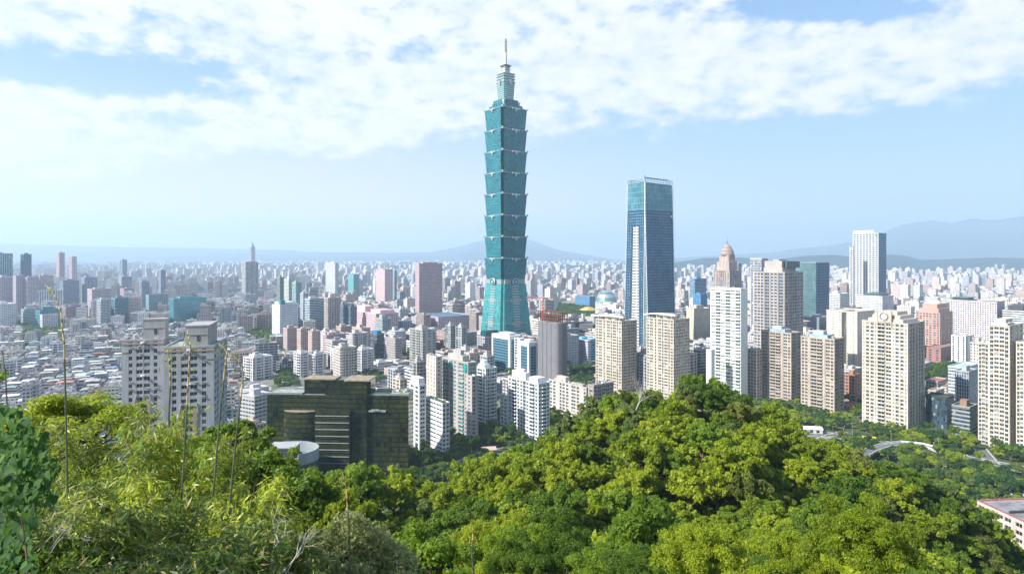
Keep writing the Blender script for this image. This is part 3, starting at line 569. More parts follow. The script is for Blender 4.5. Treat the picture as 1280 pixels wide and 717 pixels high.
t,wx,wy,H=tower('apartment_tower','white slab apartment tower with a balcony on every floor','apartment tower',888,926,934.5,640,361,'hbhbhb','ssss',whitew,fh=3.45,seed=11,land='the white balcony slab',rail=plain((.7,.75,.74),.3,.1,'pale_rail'),bdep=1.4,crown=((.05,.95,.08,.9,0,1.2,whitew,'penthouse'),),pane=panem((.07,.12,.11),(.42,.46,.42),.35))
tower('apartment_tower','low white wing at the foot of the white balcony slab','apartment tower',884.5,889,892,634,437,'nn','s',whitew,seed=12,cap=40,nclut=0)
WAVE=plain((.80,.80,.79),.45,.1,'white_canopy')
def twin(pl,pc,pr,Y,top,lab,seed,land):
    t,wx,wy,H=tower('apartment_tower',lab,'apartment tower',pl,pc,pr,Y,top,'wWsDsWtWtw','wWwWwWw',wallm((.53,.46,.385),.75,.3),fh=3.3,pier=beige,seed=seed,land=land,nclut=4,crown=((.1,.55,.2,.8,0,3,beige,'penthouse'),(.55,.9,.3,.7,0,4.6,M_conc,'penthouse')),pane=panem((.03,.055,.065),(.3,.34,.33),.14))
    m=MB(); K=10
    for i in range(K):
        f0,f1=i/K,(i+1)/K; y0,y1=wy*(1.08-1.16*f0),wy*(1.08-1.16*f1); h=lambda f:H+3.4+2.2*math.sin(f*2.9)
        m.loft([(-1.5,y1),(2.8,y1),(2.8,y0),(-1.5,y0)],h(f0),[(-1.5,y1),(2.8,y1),(2.8,y0),(-1.5,y0)],h(f0)+1.0+.001*i,0,0,0)
    for f in (.1,.37,.63,.9): y=wy*f; m.box(.5,.9,y-.2,y+.2,H+.36,H+3.5)
    m.build('roof_canopy',WAVE,t)
    g=MB(); [g.box(.6,2.2,wy*f,wy*(f+.12),H+1.1,H+2.0+f) for f in (.15,.4,.7)]; g.build('roof_planter',M_green,t)
twin(744.5,777,796,690,401,'cream twin tower under a wavy white roof canopy, next to the mesh-wrapped block',21,'the nearer-centre cream twin')
twin(808,842,862,655,399,'cream twin tower under a wavy white roof canopy, just above the hill top',22,'the cream twin above the hill')
# tower under construction, wrapped in grey mesh
cxx,cyy,rz,wx,wy=fit(670.5,697,711,750); t=empty('unfinished_tower',(cxx,cyy,0),rz); tag(t,'unfinished round-cornered tower wrapped in grey mesh with rusty steel on top','tower'); H=gz(404,750); LAND.append((690,404,'the mesh-wrapped unfinished tower'))
def rr(x0,x1,y0,y1,r,k=5):
    P=[]
    for (cx_,cy_,a0) in ((x1-r,y0+r,-90),(x1-r,y1-r,0),(x0+r,y1-r,90),(x0+r,y0+r,180)):
        for i in range(k+1): a=R(a0+90*i/k); P.append((cx_+r*math.cos(a),cy_+r*math.sin(a)))
    return P
MESHM=curtain((.14,.138,.155),(.185,.18,.20),2.4,1.9,.02,(.12,.12,.14),.12,(.12,.12,.13),.8,0.,'scaffold_mesh',dark=.0)
b=MB(); b.prism(rr(0,wx,0,wy,5),0,H,0,1); b.build('wrapped_body',[MESHM,M_conc],t)
b=MB(); 
for z in np.arange(12,H,14): b.prism(rr(-.25,wx+.25,-.25,wy+.25,5.2),z,z+.5,0)
for (x,y) in ((-.3,wy*.3),(-.3,wy*.7),(wx*.3,-.3),(wx*.7,-.3),(-.3,wy*.5)): b.box(x-.25,x+.25,y-.25,y+.25,0,H)
b.build('scaffold_band',plain((.2,.2,.22),.6,.2,'scaffold_steel'),t)
b=MB(); RUST=plain((.17,.075,.045),.8,.1,'rusty_steel',.4,1.)
for lv in range(3):
    z=H+lv*4.2
    for x in np.linspace(1.5,wx-1.5,5):
        for y in np.linspace(1.5,wy-1.5,6):
            if 1.6<x<wx-1.6 and 1.6<y<wy-1.6 and lv==2: continue
            b.box(x-.35,x+.35,y-.35,y+.35,z,z+4.2)
    for y in np.linspace(1.5,wy-1.5,6): b.box(1.2,wx-1.2,y-.25,y+.25,z+3.8,z+4.3)
    for x in np.linspace(1.5,wx-1.5,5): b.box(x-.26,x+.26,1.2,wy-1.2,z+3.82,z+4.25)
b.build('steel_frame',RUST,t)
def crane(px,Y,z0,h,jib,rot,label):
    t=empty('tower_crane',(gx(px,Y),Y,z0),rot); tag(t,label,'crane'); b=MB()
    for sx in (-.8,.8):
        for sy in (-.8,.8): b.box(sx-.15,sx+.15,sy-.15,sy+.15,0,h)
    for k in range(int(h/1.6)): z=k*1.6; b.tube([(-.8,-.8,z),(.8,-.8,z+1.6)],.12,4); b.tube([(.8,-.8,z),(.8,.8,z+1.6)],.12,4); b.tube([(-.8,.8,z),(-.8,-.8,z+1.6)],.12,4); b.tube([(.8,.8,z),(-.8,.8,z+1.6)],.12,4)
    b.build('mast',M_red,t)
    b=MB(); b.tube([(-12,0,h),(jib,0,h)],.3,4); b.tube([(-12,.8,h-.9),(jib,.8,h-.9)],.2,4); b.tube([(-12,-.8,h-.9),(jib,-.8,h-.9)],.2,4); b.tube([(0,0,h),(0,0,h+6)],.35,4); b.tube([(0,0,h+6),(jib*.7,0,h)],.12,4); b.tube([(0,0,h+6),(-11,0,h)],.12,4)
    for k in range(int(jib/2)): b.tube([(k*2,.8,h-.9),(k*2+1,0,h)],.1,4); b.tube([(k*2+1,0,h),(k*2+2,-.8,h-.9)],.1,4)
    b.build('jib',M_red,t); b=MB(); b.box(-12.5,-9,-1,1,h-3,h-.95); b.build('counterweight',M_conc,t); b=MB(); b.box(.9,2.6,-.9,.9,h-3,h-.95); b.build('cab',M_white,t)
crane(679,762,H+4,26,22,R(165),'red tower crane on top of the mesh-wrapped unfinished tower')
# dark mirrored office block
DK=curtain((.003,.009,.008),(.085,.098,.026),1.9,3.3,.22,(.012,.018,.012),.2,(.004,.006,.006),.08,.3,'dark_mirror_glass',dark=.9)  # green and gold tree reflections are put into the pane colours
cxx,cyy,rz,wx,wy=fit(334,510.5,512,428,3,(17,150)); t=empty('office_block',(cxx,cyy,0),rz); tag(t,'broad dark mirrored glass office block with a raised middle','office block'); LAND.append((430,600,'the dark mirrored office')); 
H=gz(494.5,428); m_sp=plain((.30,.24,.17),.7,.1,'brown_roof_panel',.3,.3)
b=MB(); b.prism([(0,0),(wx,0),(wx,wy),(0,wy)],0,H,0,1); b.build('wall',[DK,M_roof],t)
yR=lambda px:(510.5-px)/176.5*wy
b=MB(); b.box(2,wx-3,yR(463),yR(379.5),H+.01,gz(475.5,430)); b.box(-2.2,1.99,yR(460),yR(428),0,gz(475.5,430)-1,0); b.box(-1.2,1.98,yR(428)-.01,yR(408),0,gz(477,430)-2,0); b.build('raised_block',[DK],t)
z_=gz(475.5,430)
b=MB(); b.box(-2.6,wx-3,yR(464),yR(432),z_+.01,z_+1.0); b.box(1.6,wx-3,yR(419),yR(379),z_+.01,z_+.9); b.build('roof_panel',m_sp,t)
b=MB(); zc_=gz(512.5,424)
b.box(-6,-2.21,yR(441),yR(398),0,zc_,0); b.build('projecting_wing',[DK,M_dark],t)
b=MB(); 
for k in range(8): b.box(-6.5,-6.01,yR(441)+.4,yR(398)-.4,zc_-4.2-k*4.6,zc_-3.75-k*4.6,0)
b.build('white_ledge',M_sil,t)
b=MB(); rr_=[]; y0_,y1_=yR(398)+.2,yR(355); zq=gz(516,424); K=12
P=[(-.01,y0_)]+[(-.01-5.6*math.sin(math.pi*(i+.5)/K)**.5,y0_+(y1_-y0_)*(i+.5)/K) for i in range(K)]+[(-.01,y1_)]
b.prism(P[::-1] if False else P[::-1],0,zq,0,1); 
b.build('curved_bay',[DK,m_sp],t)
b=MB(); PL=plain((.22,.30,.03),.9,0,'roof_grass',.4,1.); b.box(.4,1.6,.6,yR(463)-.6,H+.3,H+1.0); b.box(.4,1.6,yR(379)+.5,wy*.97,H+.3,H+.9); b.box(wx-4,wx-1,2,yR(463)-1,H+.3,H+.8); b.build('roof_planting',PL,t)
b=MB(); 
for (a0,a1) in ((0,yR(463)-.3),(yR(379)+.3,wy)): b=MB(); b.box(0,.35,a0+.01,a1-.01,H+.01,H+1.3); b.box(wx-.35,wx,a0+.01,a1-.01,H+.01,H+1.3); b.box(.351,wx-.351,a0+.02,a0+.3,H+.01,H+1.29); b.build('parapet',plain((.25,.3,.3),.4,.3,'grey_parapet'),t); 
b=MB(); b.box(-1.6,-.01,yR(483),yR(462),gz(516,425),gz(514,425)); b.box(-2.6,-2.2,yR(475),yR(466),H-10,H-8.9); b.build('glass_balcony',M_sil,t)
clutter(t,wx,wy,H+.01,5,6,.5,.9,.03,.13)
# curved modern building low ahead of it
Y=388; cxx=gx(389,Y); t=empty('round_hall',(cxx,Y,0),R(0)); tag(t,'low round modern building with curved white parapet and terrace, half behind trees','hall'); HEROBOX.append((gx(350,398),400,26)); wx_=gx(389,Y)-gx(312,Y); zr=gz(556,Y)-6
def arc(cx_,cy_,rx,ry,a0,a1,k): return [(cx_+rx*math.cos(R(a0+(a1-a0)*i/k)),cy_+ry*math.sin(R(a0+(a1-a0)*i/k))) for i in range(k+1)]
O_=arc(-wx_/2,14,wx_/2,16,0,360,39)[:-1]
tg=curtain((.02,.05,.07),(.05,.13,.17),1.2,4,.2,(.05,.08,.1),.15,(.3,.35,.36),.1,.4,'hall_glass'); b=MB(); b.prism(O_,0,zr-7,0,1); b.build('wall',[tg,plain((.06,.14,.22),.6,0,'terrace_deck',.3,.5)],t)
b=MB(); 
for i in range(39):
    if 24<i<33: continue
    p,q=O_[i],O_[(i+1)%39 if i<38 else 0]; n2=lambda p,k:(-wx_/2+(p[0]+wx_/2)*k,14+(p[1]-14)*k)
    b.prism([p,q,n2(q,.95),n2(p,.95)],zr-6.99,zr,0)
b.build('curved_parapet',wallm((.30,.34,.37)),t)
b=MB(); b.box(-wx_*.78,-wx_*.36,8,20,zr-6.98,zr+1.4,0); b.box(-wx_*.80,-wx_*.34,7.5,20.5,zr+1.41,zr+2.1,1); b.build('roof_room',[M_dark,wallm((.40,.42,.44))],t)
b=MB(); 
for i in range(25,33): p,q=O_[i],O_[i+1]; b.prism([p,q,n2(q,.9),n2(p,.9)],zr-3.2,zr-2.6,0)
b.build('terrace_ring',plain((.42,.22,.12),.6,0,'terracotta_trim'),t)
b=MB(); b.box(-wx_*.35,-wx_*.12,4,10,zr-6.98,zr-5.5); b.build('skylight',plain((.08,.25,.5),.2,.2,'blue_glass'),t)
# near-left apartment pair on the slope
gw=wallm((.40,.41,.44)); stepm=wallm((.42,.30,.25))
def slab(pl,pc,pr,Y,top,lab,seed,bx0,bx1,btop,zb=-4):
    t,wx,wy,H=tower('apartment_block',lab,'apartment block',pl,pc,pr,Y,top,'sswsWWswss','wtswtw',gw,th=-15,fh=3.32,seed=seed,nclut=2,zbase=zb,lim=(6,60),core=wallm((.2,.2,.21)),pane=panem((.05,.075,.08),(.22,.25,.25),.12),bands=0,back='sWs')
    g=lambda px:wy*(pc-px)/(pc-pl); e=MB()
    for s_ in (g(pc-(pc-pl)*.38),g(pc-(pc-pl)*.66)): e.box(-.28,-.003,s_-.9,s_+.9,0,H-28,0)
    e.build('terracotta_pilaster',stepm,t); e=MB(); e.box(-.22,-.002,.0,wy,H-1.6,H-.8); e.box(-.2,-.002,0,wy*.16,H-5.4,H-4.9); e.box(-.2,-.002,wy*.84,wy,H-5.4,H-4.9); e.build('coping_band',stepm,t)
    # arched heads over the centre bays
    for yc2 in (wy*.435,wy*.565):
        e=MB(); r_=wy*.058
        pts=[(-.12,yc2+r_*math.cos(R(a)),H-3.3+r_*1.1*math.sin(R(a))) for a in range(0,181,20)]; e.tube(pts,.22,5); e.build('window_arch',gw,t)
    for sg in (-1,1):
        e=MB(); e.tube([(-.3,wy*.5+sg*wy*(.14+.05*i/6),H-30+4.5*math.cos(i/6*1.57)) for i in range(7)],.3,5); e.build('scroll_moulding',gw,t)
    e=MB(); a0,a1=g(bx1),g(bx0); zt=gz(btop,Y)-zb; e.box(2.2,wx*.62,a0,a1,H+.352,zt,0); e.box(2,wx*.64,a0-.3,a1+.3,zt+.002,zt+.7,0); e.box(2.05,2.19,a0+.4,a0+.9,H+1,zt-1,0); e.box(2.05,2.19,(a0+a1)/2-1,(a0+a1)/2+.2,H+3,H+5.6,1); e.box(1.98,2.19,a0+.2,a1-.2,(H+zt)/2+1,(H+zt)/2+1.4,0); e.build('lift_tower',[wallm((.36,.36,.36)),M_dark],t)
    o=MB(); o.cyl(0,0,0,.6,.9,12,0); o=o.build('round_lamp',M_white,t,(-.7,wy*.5,H-1.0)); o2=link('round_lamp',o.data,t,(-.7,wy*.5,H-17)); return t
slab(152,205,212,305,422.5,'grey apartment slab with arched top windows, the one set back',31,176.5,206.5,400)
slab(204.8,267.5,284,292,431,'grey apartment slab with arched top windows and a dark side wall',32,230,260,408); LAND.append((235,440,'the grey arched-window slabs'))
# cluster below the dark office and along the park
tower('apartment_block','white apartment block with long balconies and roof garden beside the mirrored office','apartment block',530,553,562,472,503.5,'hhh','ww',whitew,fh=3.2,seed=33,bdep=1.6,land='the white roof-garden block',crown=((.1,.8,.1,.5,0,.9,M_green,'roof_garden'),),nclut=2,cap=60)
tower('apartment_block','slim white stair tower rising behind the mirrored office','apartment block',512,524,530,482,481,'ww','w',whitew,fh=3.3,seed=34,crown=((.05,.95,.1,.9,0,5.5,M_white,'tank_room'),),nclut=0,cap=60)
t,wx,wy,H=tower('apartment_tower','grey beige apartment tower with glazed top corners, stepping out at its foot','apartment tower',549,585,596,516,453,'wbswwsbw','nWWn',wallm((.40,.37,.37)),fh=3.2,pier=greyw,seed=35,land='the grey beige stepped tower',crown=((.1,.8,.2,.7,0,5,greyw,'penthouse'),(.2,.6,.3,.55,5.002,9,wallm((.4,.38,.36)),'lift_room')),pane=M_panet,nclut=5)  # grey wall colour carries the shade of this side
for (u,v) in ((-.9,.1),(-.9,wy*.5)): e=MB(); e.box(u,-.001,v+1,v+5.5,H-6.5,H-1.2); e.build('glazed_corner',plain((.03,.35,.33),.15,.2,'teal_glass'),t)
tower('apartment_tower','slim beige wing on the sunny flank of the grey beige tower','apartment tower',533,545,551,527,445.5,'nnn','n',wallm((.56,.50,.45)),fh=3.2,seed=36,cap=60,nclut=3)  # paler beige wall: sunlight on this flank put into the colour
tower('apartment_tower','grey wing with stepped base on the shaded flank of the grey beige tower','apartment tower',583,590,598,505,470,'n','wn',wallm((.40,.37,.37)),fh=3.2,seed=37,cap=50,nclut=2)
tower('apartment_tower','white apartment tower with a dark stair slot and crowded roof','apartment tower',592,607,621,556,460,'wbw','wgwbw',whitew,fh=3.2,seed=38,bdep=1.3,land='the white tower with the dark slot',crown=((.1,.6,.2,.7,0,3.2,M_white,'penthouse'),(.2,.5,.3,.55,3.202,6.5,M_white,'tank_room')),nclut=6)
t,wx,wy,H=tower('apartment_tower','white blue-tinted apartment tower with curved balconies and cluttered roof','apartment tower',635,673,687,512,479,'wbwwgwbw','wbw',wallm((.66,.70,.74),.6,.1),fh=3.15,seed=39,bdep=1.5,land='the white curved-balcony tower',crown=((.1,.5,.45,.9,0,6.5,M_white,'penthouse'),(.2,.9,.1,.35,0,4,M_white,'penthouse'),(.2,.45,.55,.8,6.502,8.6,M_white,'tank_room')),nclut=8)
for f in (.55,.78): o=MB(); o.cyl(wx*.35,wy*f,H+7,H+8.4,1.5,12,0,.8); o.build('red_tank_lid',M_red,t)
tower('apartment_block','small white block between the two white towers','apartment block',625,634,640,545,497,'ww','w',whitew,seed=40,cap=40,nclut=3)
tower('apartment_block','long beige apartment block with a pink penthouse beside the tree-clad hill','apartment block',686,733,740,575,484,'wwssDwwsWwssD','w',wallm((.55,.49,.46)),fh=3.2,seed=41,land='the long beige block',crown=((.1,.8,.55,.8,0,5.5,pinkw,'penthouse'),(.1,.6,.1,.3,0,2.4,M_conc,'penthouse')),nclut=6)
tower('apartment_block','shaded end of the long beige block, in a darkened wall colour','apartment block',735,742,767,566,481,'w','wdwdw',wallm((.34,.29,.27)),fh=3.2,seed=42,nclut=4)  # darker wall colour stands for the shade on this end
# white and blue office pair, blue office, mall box
BL=curtain((.02,.16,.26),(.06,.30,.42),1.6,3.6,.35,(.02,.10,.18),.12,(.1,.2,.3),.12,.5,'blue_office_glass')
def framed(name,lab,pl,pc,pr,Y,top,H0,glass,frame,seed,land=None):
    cx_,cy_,rz,wx,wy=fit(pl,pc,pr,Y); H=gz(top,Y); t=empty(name,(cx_,cy_,0),rz); tag(t,lab,'office block')
    b=MB(); b.prism([(0,0),(wx,0),(wx,wy),(0,wy)],0,H,0,1); b.build('glass_wall',[glass,M_roof],t)
    b=MB(); e=.6
    for (x0,x1,y0,y1) in ((-e,2.2,-e,2.2),(-e,2.2,wy-2.2,wy+e),(wx-2.2,wx+e,-e,2.2),(wx-2.2,wx+e,wy-2.2,wy+e)): b.box(x0,x1,y0,y1,0,H-4.01)
    b.box(-e,wx+e,-e,2.2,H-4,H+1.2); b.box(-e,wx+e,wy-2.2,wy+e,H-4,H+1.2); b.box(-e,2.2,2.21,wy-2.21,H-4,H+1.2); b.box(wx-2.2,wx+e,2.21,wy-2.21,H-4,H+1.2); b.build('white_frame',frame,t)
    b=MB(); k=3.6
    while k<H-5: b.box(-.3,wx+.3,-.3,wy+.3,k,k+.5); k+=3.6
    b.build('floor_slab',plain((.30,.38,.44),.5,.1,'slab_edge'),t)
    b=MB(); b.box(wx*.2,wx*.8,wy*.15,wy*.7,H+.01,H+4); b.build('penthouse',frame,t); clutter(t,wx,wy,H+.02,seed,4)
    if land: LAND.append((pc,top,land))
    return t,wx,wy,H
framed('office_block','white framed office block with blue glass, ahead of the supertall',615.5,637,651,815,421,49,BL,M_white,51,'the white framed blue offices')
framed('office_block','white framed blue glass annex beside the mesh-wrapped tower',650,661,672,790,429,49,BL,M_white,52)
tower('office_block','white ribbed block standing between the two blue glass offices','office block',636,650,653,808,423,'sDDs','sD',whitew,seed=53,cap=60,nclut=3)
framed('office_block','bright blue and white office block behind the cream twin tower','',0,0,0,0,0,0,0) if False else None
blk('office_block','bright blue and white office block behind the cream twin tower','office block',711,729,746,905,426,(.12,.45,.62),(2.2,1.,.5),mat=None,land='the bright blue office',seed=1,roofcol=(.55,.6,.62))
blk('office_block','pale grey stair shaft in front of the bright blue office','office block',720,735,738,870,427,(.42,.44,.52),(3,.6,.3),seed=2,pent=False)
blk('shopping_mall','dark charcoal box mall between the unfinished tower and the cream twin','mall',718,741,752,1040,407,(.07,.075,.09),(1,.0,.0),seed=3,roofcol=(.16,.17,.18),pent=False)
blk('apartment_block','lilac block in the gap between the cream twins','apartment block',795,801,809,760,437,(.50,.44,.50),(4,.5,.5),seed=4,slabs=True)
blk('office_block','cream office block behind the cream twin above the hill','office block',858,879,893,1000,387,(.62,.54,.42),(3,.0,.0),seed=5,roofcol=(.55,.5,.42),land='the plain cream block')
blk('exhibition_hall','low hall with a white sloped roof below the white slab','hall',861,878,890,830,452,(.10,.13,.17),(2,.9,.6),seed=6,roofcol=(.68,.68,.66),pent=False)
blk('office_block','small white office full of roof plant behind the sloped hall','office block',858,874,886,900,432,(.60,.62,.66),(2,.8,.5),seed=7)
# far-right group of landmarks
t,wx,wy,H=tower('office_tower','tall white grid office tower with a dark blue side face','office tower',1066,1098,1107.5,1400,291,'DDDDDDDD','gggg',wallm((.60,.59,.60),.6,.1),fh=4.4,core=wallm((.05,.12,.2)),pane=panem((.02,.06,.12),(.1,.15,.2),.1),seed=61,land='the white grid office tower',nclut=0,crown=())
tower('office_tower','lower shoulder of the white grid office tower','office tower',1062,1066.5,1068,1396,307,'D','w',wallm((.60,.59,.60),.6,.1),fh=4.4,seed=62,nclut=0,parapet=.4)
NAVY=curtain((.02,.08,.15),(.05,.15,.25),2.5,4.4,.3,(.02,.06,.11),.15,(.06,.12,.18),.15,.3,'navy_side_glass'); b=MB(); b.box(.8,wx+.3,-.55,-.02,0,H+1,0); b.build('side_wall',NAVY,t)
b=MB(); b.box(-.6,-.1,2,7,H-6,H-2); b.build('green_sign',plain((.03,.4,.12),.4,0,'green_sign_panel'),t); b=MB(); b.box(-.05,1.1,wy*.18,wy-2,H+1.1,H+7.5); b.build('screen_wall',wallm((.72,.72,.74)),t)
blk('office_block','white podium office at the foot of the white grid tower','office block',1069,1103,1117,1300,371,(.66,.65,.68),(2.6,.55,.6),seed=8,slabs='q',crown=((.1,.9,.15,.7,0,6,plain((.06,.12,.13),.4,.2,'dark_plant_room'),'plant_room'),))
blk('office_block','small white gridded office beside the white grid tower','office block',1031,1050,1062,1240,368,(.70,.70,.72),(3,.7,.6),seed=9,slabs=True)
G8=curtain((.10,.26,.29),(.38,.52,.55),2.2,4.,.3,(.08,.2,.22),.15,(.3,.4,.4),.12,.6,'green_office_glass')  # pale teal with the sky reflection put into its colour
t,wx,wy,H=blk('office_tower','teal glass office tower with a dark flat top, behind the checkered tower','office tower',994,1020,1036,1000,329,(.2,.4,.4),(1,0,0),mat=G8,seed=10,roofcol=(.08,.1,.12),land='the teal flat-topped office',pent=False)
b=MB(); b.box(-.1,wx+.3,-.6,-.02,0,H,0); b.build('side_wall',NAVY,t)  # navy overlay puts this face's dark reflection into its colour
blk('shopping_mall','grey blue podium with a red fascia below the teal office','mall',1003,1024,1038,960,398,(.24,.27,.33),(3,.9,.3),seed=11,pent=True)
b=MB()
blk('office_tower','slim white portal-framed tower behind the checkered tower','office tower',938,952,960,910,324,(.62,.64,.68),(2.2,.75,.85),seed=12,pent=False)
blk('office_block','cream slab block with few windows, in front of the white grid tower','office block',1033,1071.5,1093,826,391,(.66,.58,.48),(9,.22,.35),seed=13,land='the cream slab block',roofcol=(.5,.45,.38),crown=((.0,.5,.35,.5,-70,1.2,plain((.10,.13,.15),.2,.3,'window_slot'),'stair_slot'),))
t,wx,wy,H=tower('office_tower','pink granite tower with a pale dome and stepped shoulders','office tower',1144.5,1175,1191,938,391,'wwwwwpww','swwws',granite,fh=3.5,pier=granite,seed=14,land='the pink granite domed tower',nclut=0,crown=((.08,.92,.1,.9,0,6.5,granite,'setback_storey'),(.16,.84,.2,.8,6.502,13,granite,'setback_storey')),pane=M_glassd,bands=7)
b=MB(); K=16
for i in range(6):
    a0,a1=math.pi/2*i/6,math.pi/2*(i+1)/6; r0=min(wx,wy)*.3; b.cyl(wx*.5,wy*.5,H+13.4+r0*.6*math.sin(a0),H+13.4+r0*.6*math.sin(a1)-.001,r0*math.cos(a0),18,0,max(.05,r0*math.cos(a1)))
b.build('dome',wallm((.62,.56,.50)),t)
blk('podium_hall','dark red granite podium hall with arches below the domed tower','hall',1158,1176,1195,900,436,(.34,.17,.15),(9,.4,.5),seed=15,pent=False,roofcol=(.3,.2,.18))
blk('office_block','broad lilac white gridded office block beyond the domed tower','office block',1187,1246,1256,985,378,(.64,.58,.62),(3.3,.55,.55),seed=16,land='the broad lilac grid block',roofcol=(.06,.09,.11),slabs=True,crown=((.1,.8,.62,.95,0,4,M_dark,'penthouse'),(.05,.95,.6,1.0,4.01,5,plain((.10,.18,.18),.4,.2,'disc_roof'),'disc_roof')))
tower('apartment_block','small white block with tall dark window strips ahead of the lilac block','apartment block',1189,1207,1215,856,420,'tstst','tst',whitew,fh=3.3,seed=17,nclut=2,cap=60)
blk('office_block','white striped office with a dark plant storey near the tall cream tower','office block',1253,1280,1300,952,390,(.66,.68,.72),(3,1.,.5),seed=18,crown=((.2,.9,.2,.9,0,8,M_dark,'plant_room'),))
blk('apartment_block','short cream tower peeking past the tall cream tower','apartment block',1213,1224,1232,720,430,(.64,.58,.48),(3,.5,.5),seed=181)
blk('exhibition_hall','low hall under a pale green metal roof among the offices','hall',1185,1206,1224,640,461,(.45,.5,.5),(2,.9,.4),seed=19,roofcol=(.42,.58,.54),pent=False)
blk('office_block','grey blue office with a dark glass front below the green roof','office block',1194,1211,1222,600,466,(.36,.40,.46),(2,.6,.8),seed=20)
blk('office_block','dark glass office with pale floor stripes beside the clock tower','office block',1157,1184,1193,545,499,(.035,.05,.06),(1.5,.9,.9),seed=21,roofcol=(.06,.08,.05),pent=False,slabs='q',land='the dark striped office')
blk('office_block','low grey office with planted terraces next to the dark striped office','office block',1190,1212,1222,522,511,(.30,.31,.32),(2,1.,.5),seed=22,slabs=True,roofcol=(.10,.14,.07),crown=((.3,.7,.3,.7,0,5,wallm((.3,.18,.14)),'drum'),))
blk('apartment_block','red brick walk-up block behind the taupe twin','apartment block',1054,1068,1075,650,470,(.40,.19,.13),(3,.7,.5),seed=23,slabs=True)
blk('apartment_block','white grey block over the red brick one','apartment block',1054,1067,1078,690,463,(.55,.55,.56),(3,.7,.5),seed=24)
blk('apartment_block','brown brick block touching the clock tower','apartment block',1069,1075,1080,660,474,(.34,.19,.15),(3,.7,.5),seed=25)
blk('market_shed','low shed with a bright red roof between two taupe towers','shed',1052,1064,1078,612,511,(.4,.3,.28),(3,.4,.3),seed=26,roofcol=(.50,.10,.07),pent=False)
for i,(a,b_,c,Y,tp,col,rc) in enumerate(((1157,1172,1184,700,478,(.4,.38,.34),(.42,.16,.14)),(1176,1186,1196,690,486,(.5,.48,.45),(.35,.35,.33)),(1160,1170,1180,640,490,(.45,.42,.36),(.4,.3,.25)),(1183,1194,1200,655,482,(.42,.2,.16),(.5,.25,.2)))):
    blk('walk_up_house',['old grey walk-up under a dull red roof','pale walk-up with a grey roof','tan walk-up with a brown roof','brick red walk-up'][i]+' behind the dark striped office','house',a,b_,c,Y,tp,col,(3,.7,.5),seed=60+i,roofcol=rc,pent=False)
# postmodern domed tower
t,wx,wy,H=tower('office_tower','brown pyramid-topped tower with ribbed dome and needle','office tower',891.5,912,926.5,1150,338,'wpwwgwwpw','wpwgwpw',wallm((.40,.33,.31)),fh=4,pier=wallm((.48,.41,.38)),seed=63,land='the ribbed dome tower',nclut=0,crown=(),pane=M_glassd)
S_=1150/FX
for i,(k,p0,p1) in enumerate(((.13,338,327),(.22,327,319))):
    b=MB(); b.box(wx*k,wx*(1-k),wy*k,wy*(1-k),gz(p0,1150)+.4,gz(p1,1150)); 
    for f in (.3,.5,.7): b.box(wx*k-.5,wx*k+.5,wy*f-1,wy*f+1,gz(p0,1150)+.4,gz(p1,1150)+1); b.box(wx*f-1,wx*f+1,wy*k-.5,wy*k+.5,gz(p0,1150)+.4,gz(p1,1150)+1)
    b.build('setback_storey',wallm((.44,.36,.33)),t)
b=MB(); z0=gz(319,1150); Hd=gz(303.5,1150)-z0; r0=min(wx,wy)*.36
for i in range(7): f0,f1=i/7,(i+1)/7; rad=lambda f:r0*(1-f**1.8)**.8+.3; b.cyl(wx*.5,wy*.5,z0+.01+Hd*f0,z0+Hd*f1,rad(f0),16,i%2,rad(f1))
b.cyl(wx*.5,wy*.5,z0+Hd,z0+Hd+3,1.4,8,0); b.cyl(wx*.5,wy*.5,z0+Hd+3,z0+Hd+12,.4,6,0,.15); b.build('ribbed_dome',[wallm((.26,.20,.19)),wallm((.36,.29,.27))],t)
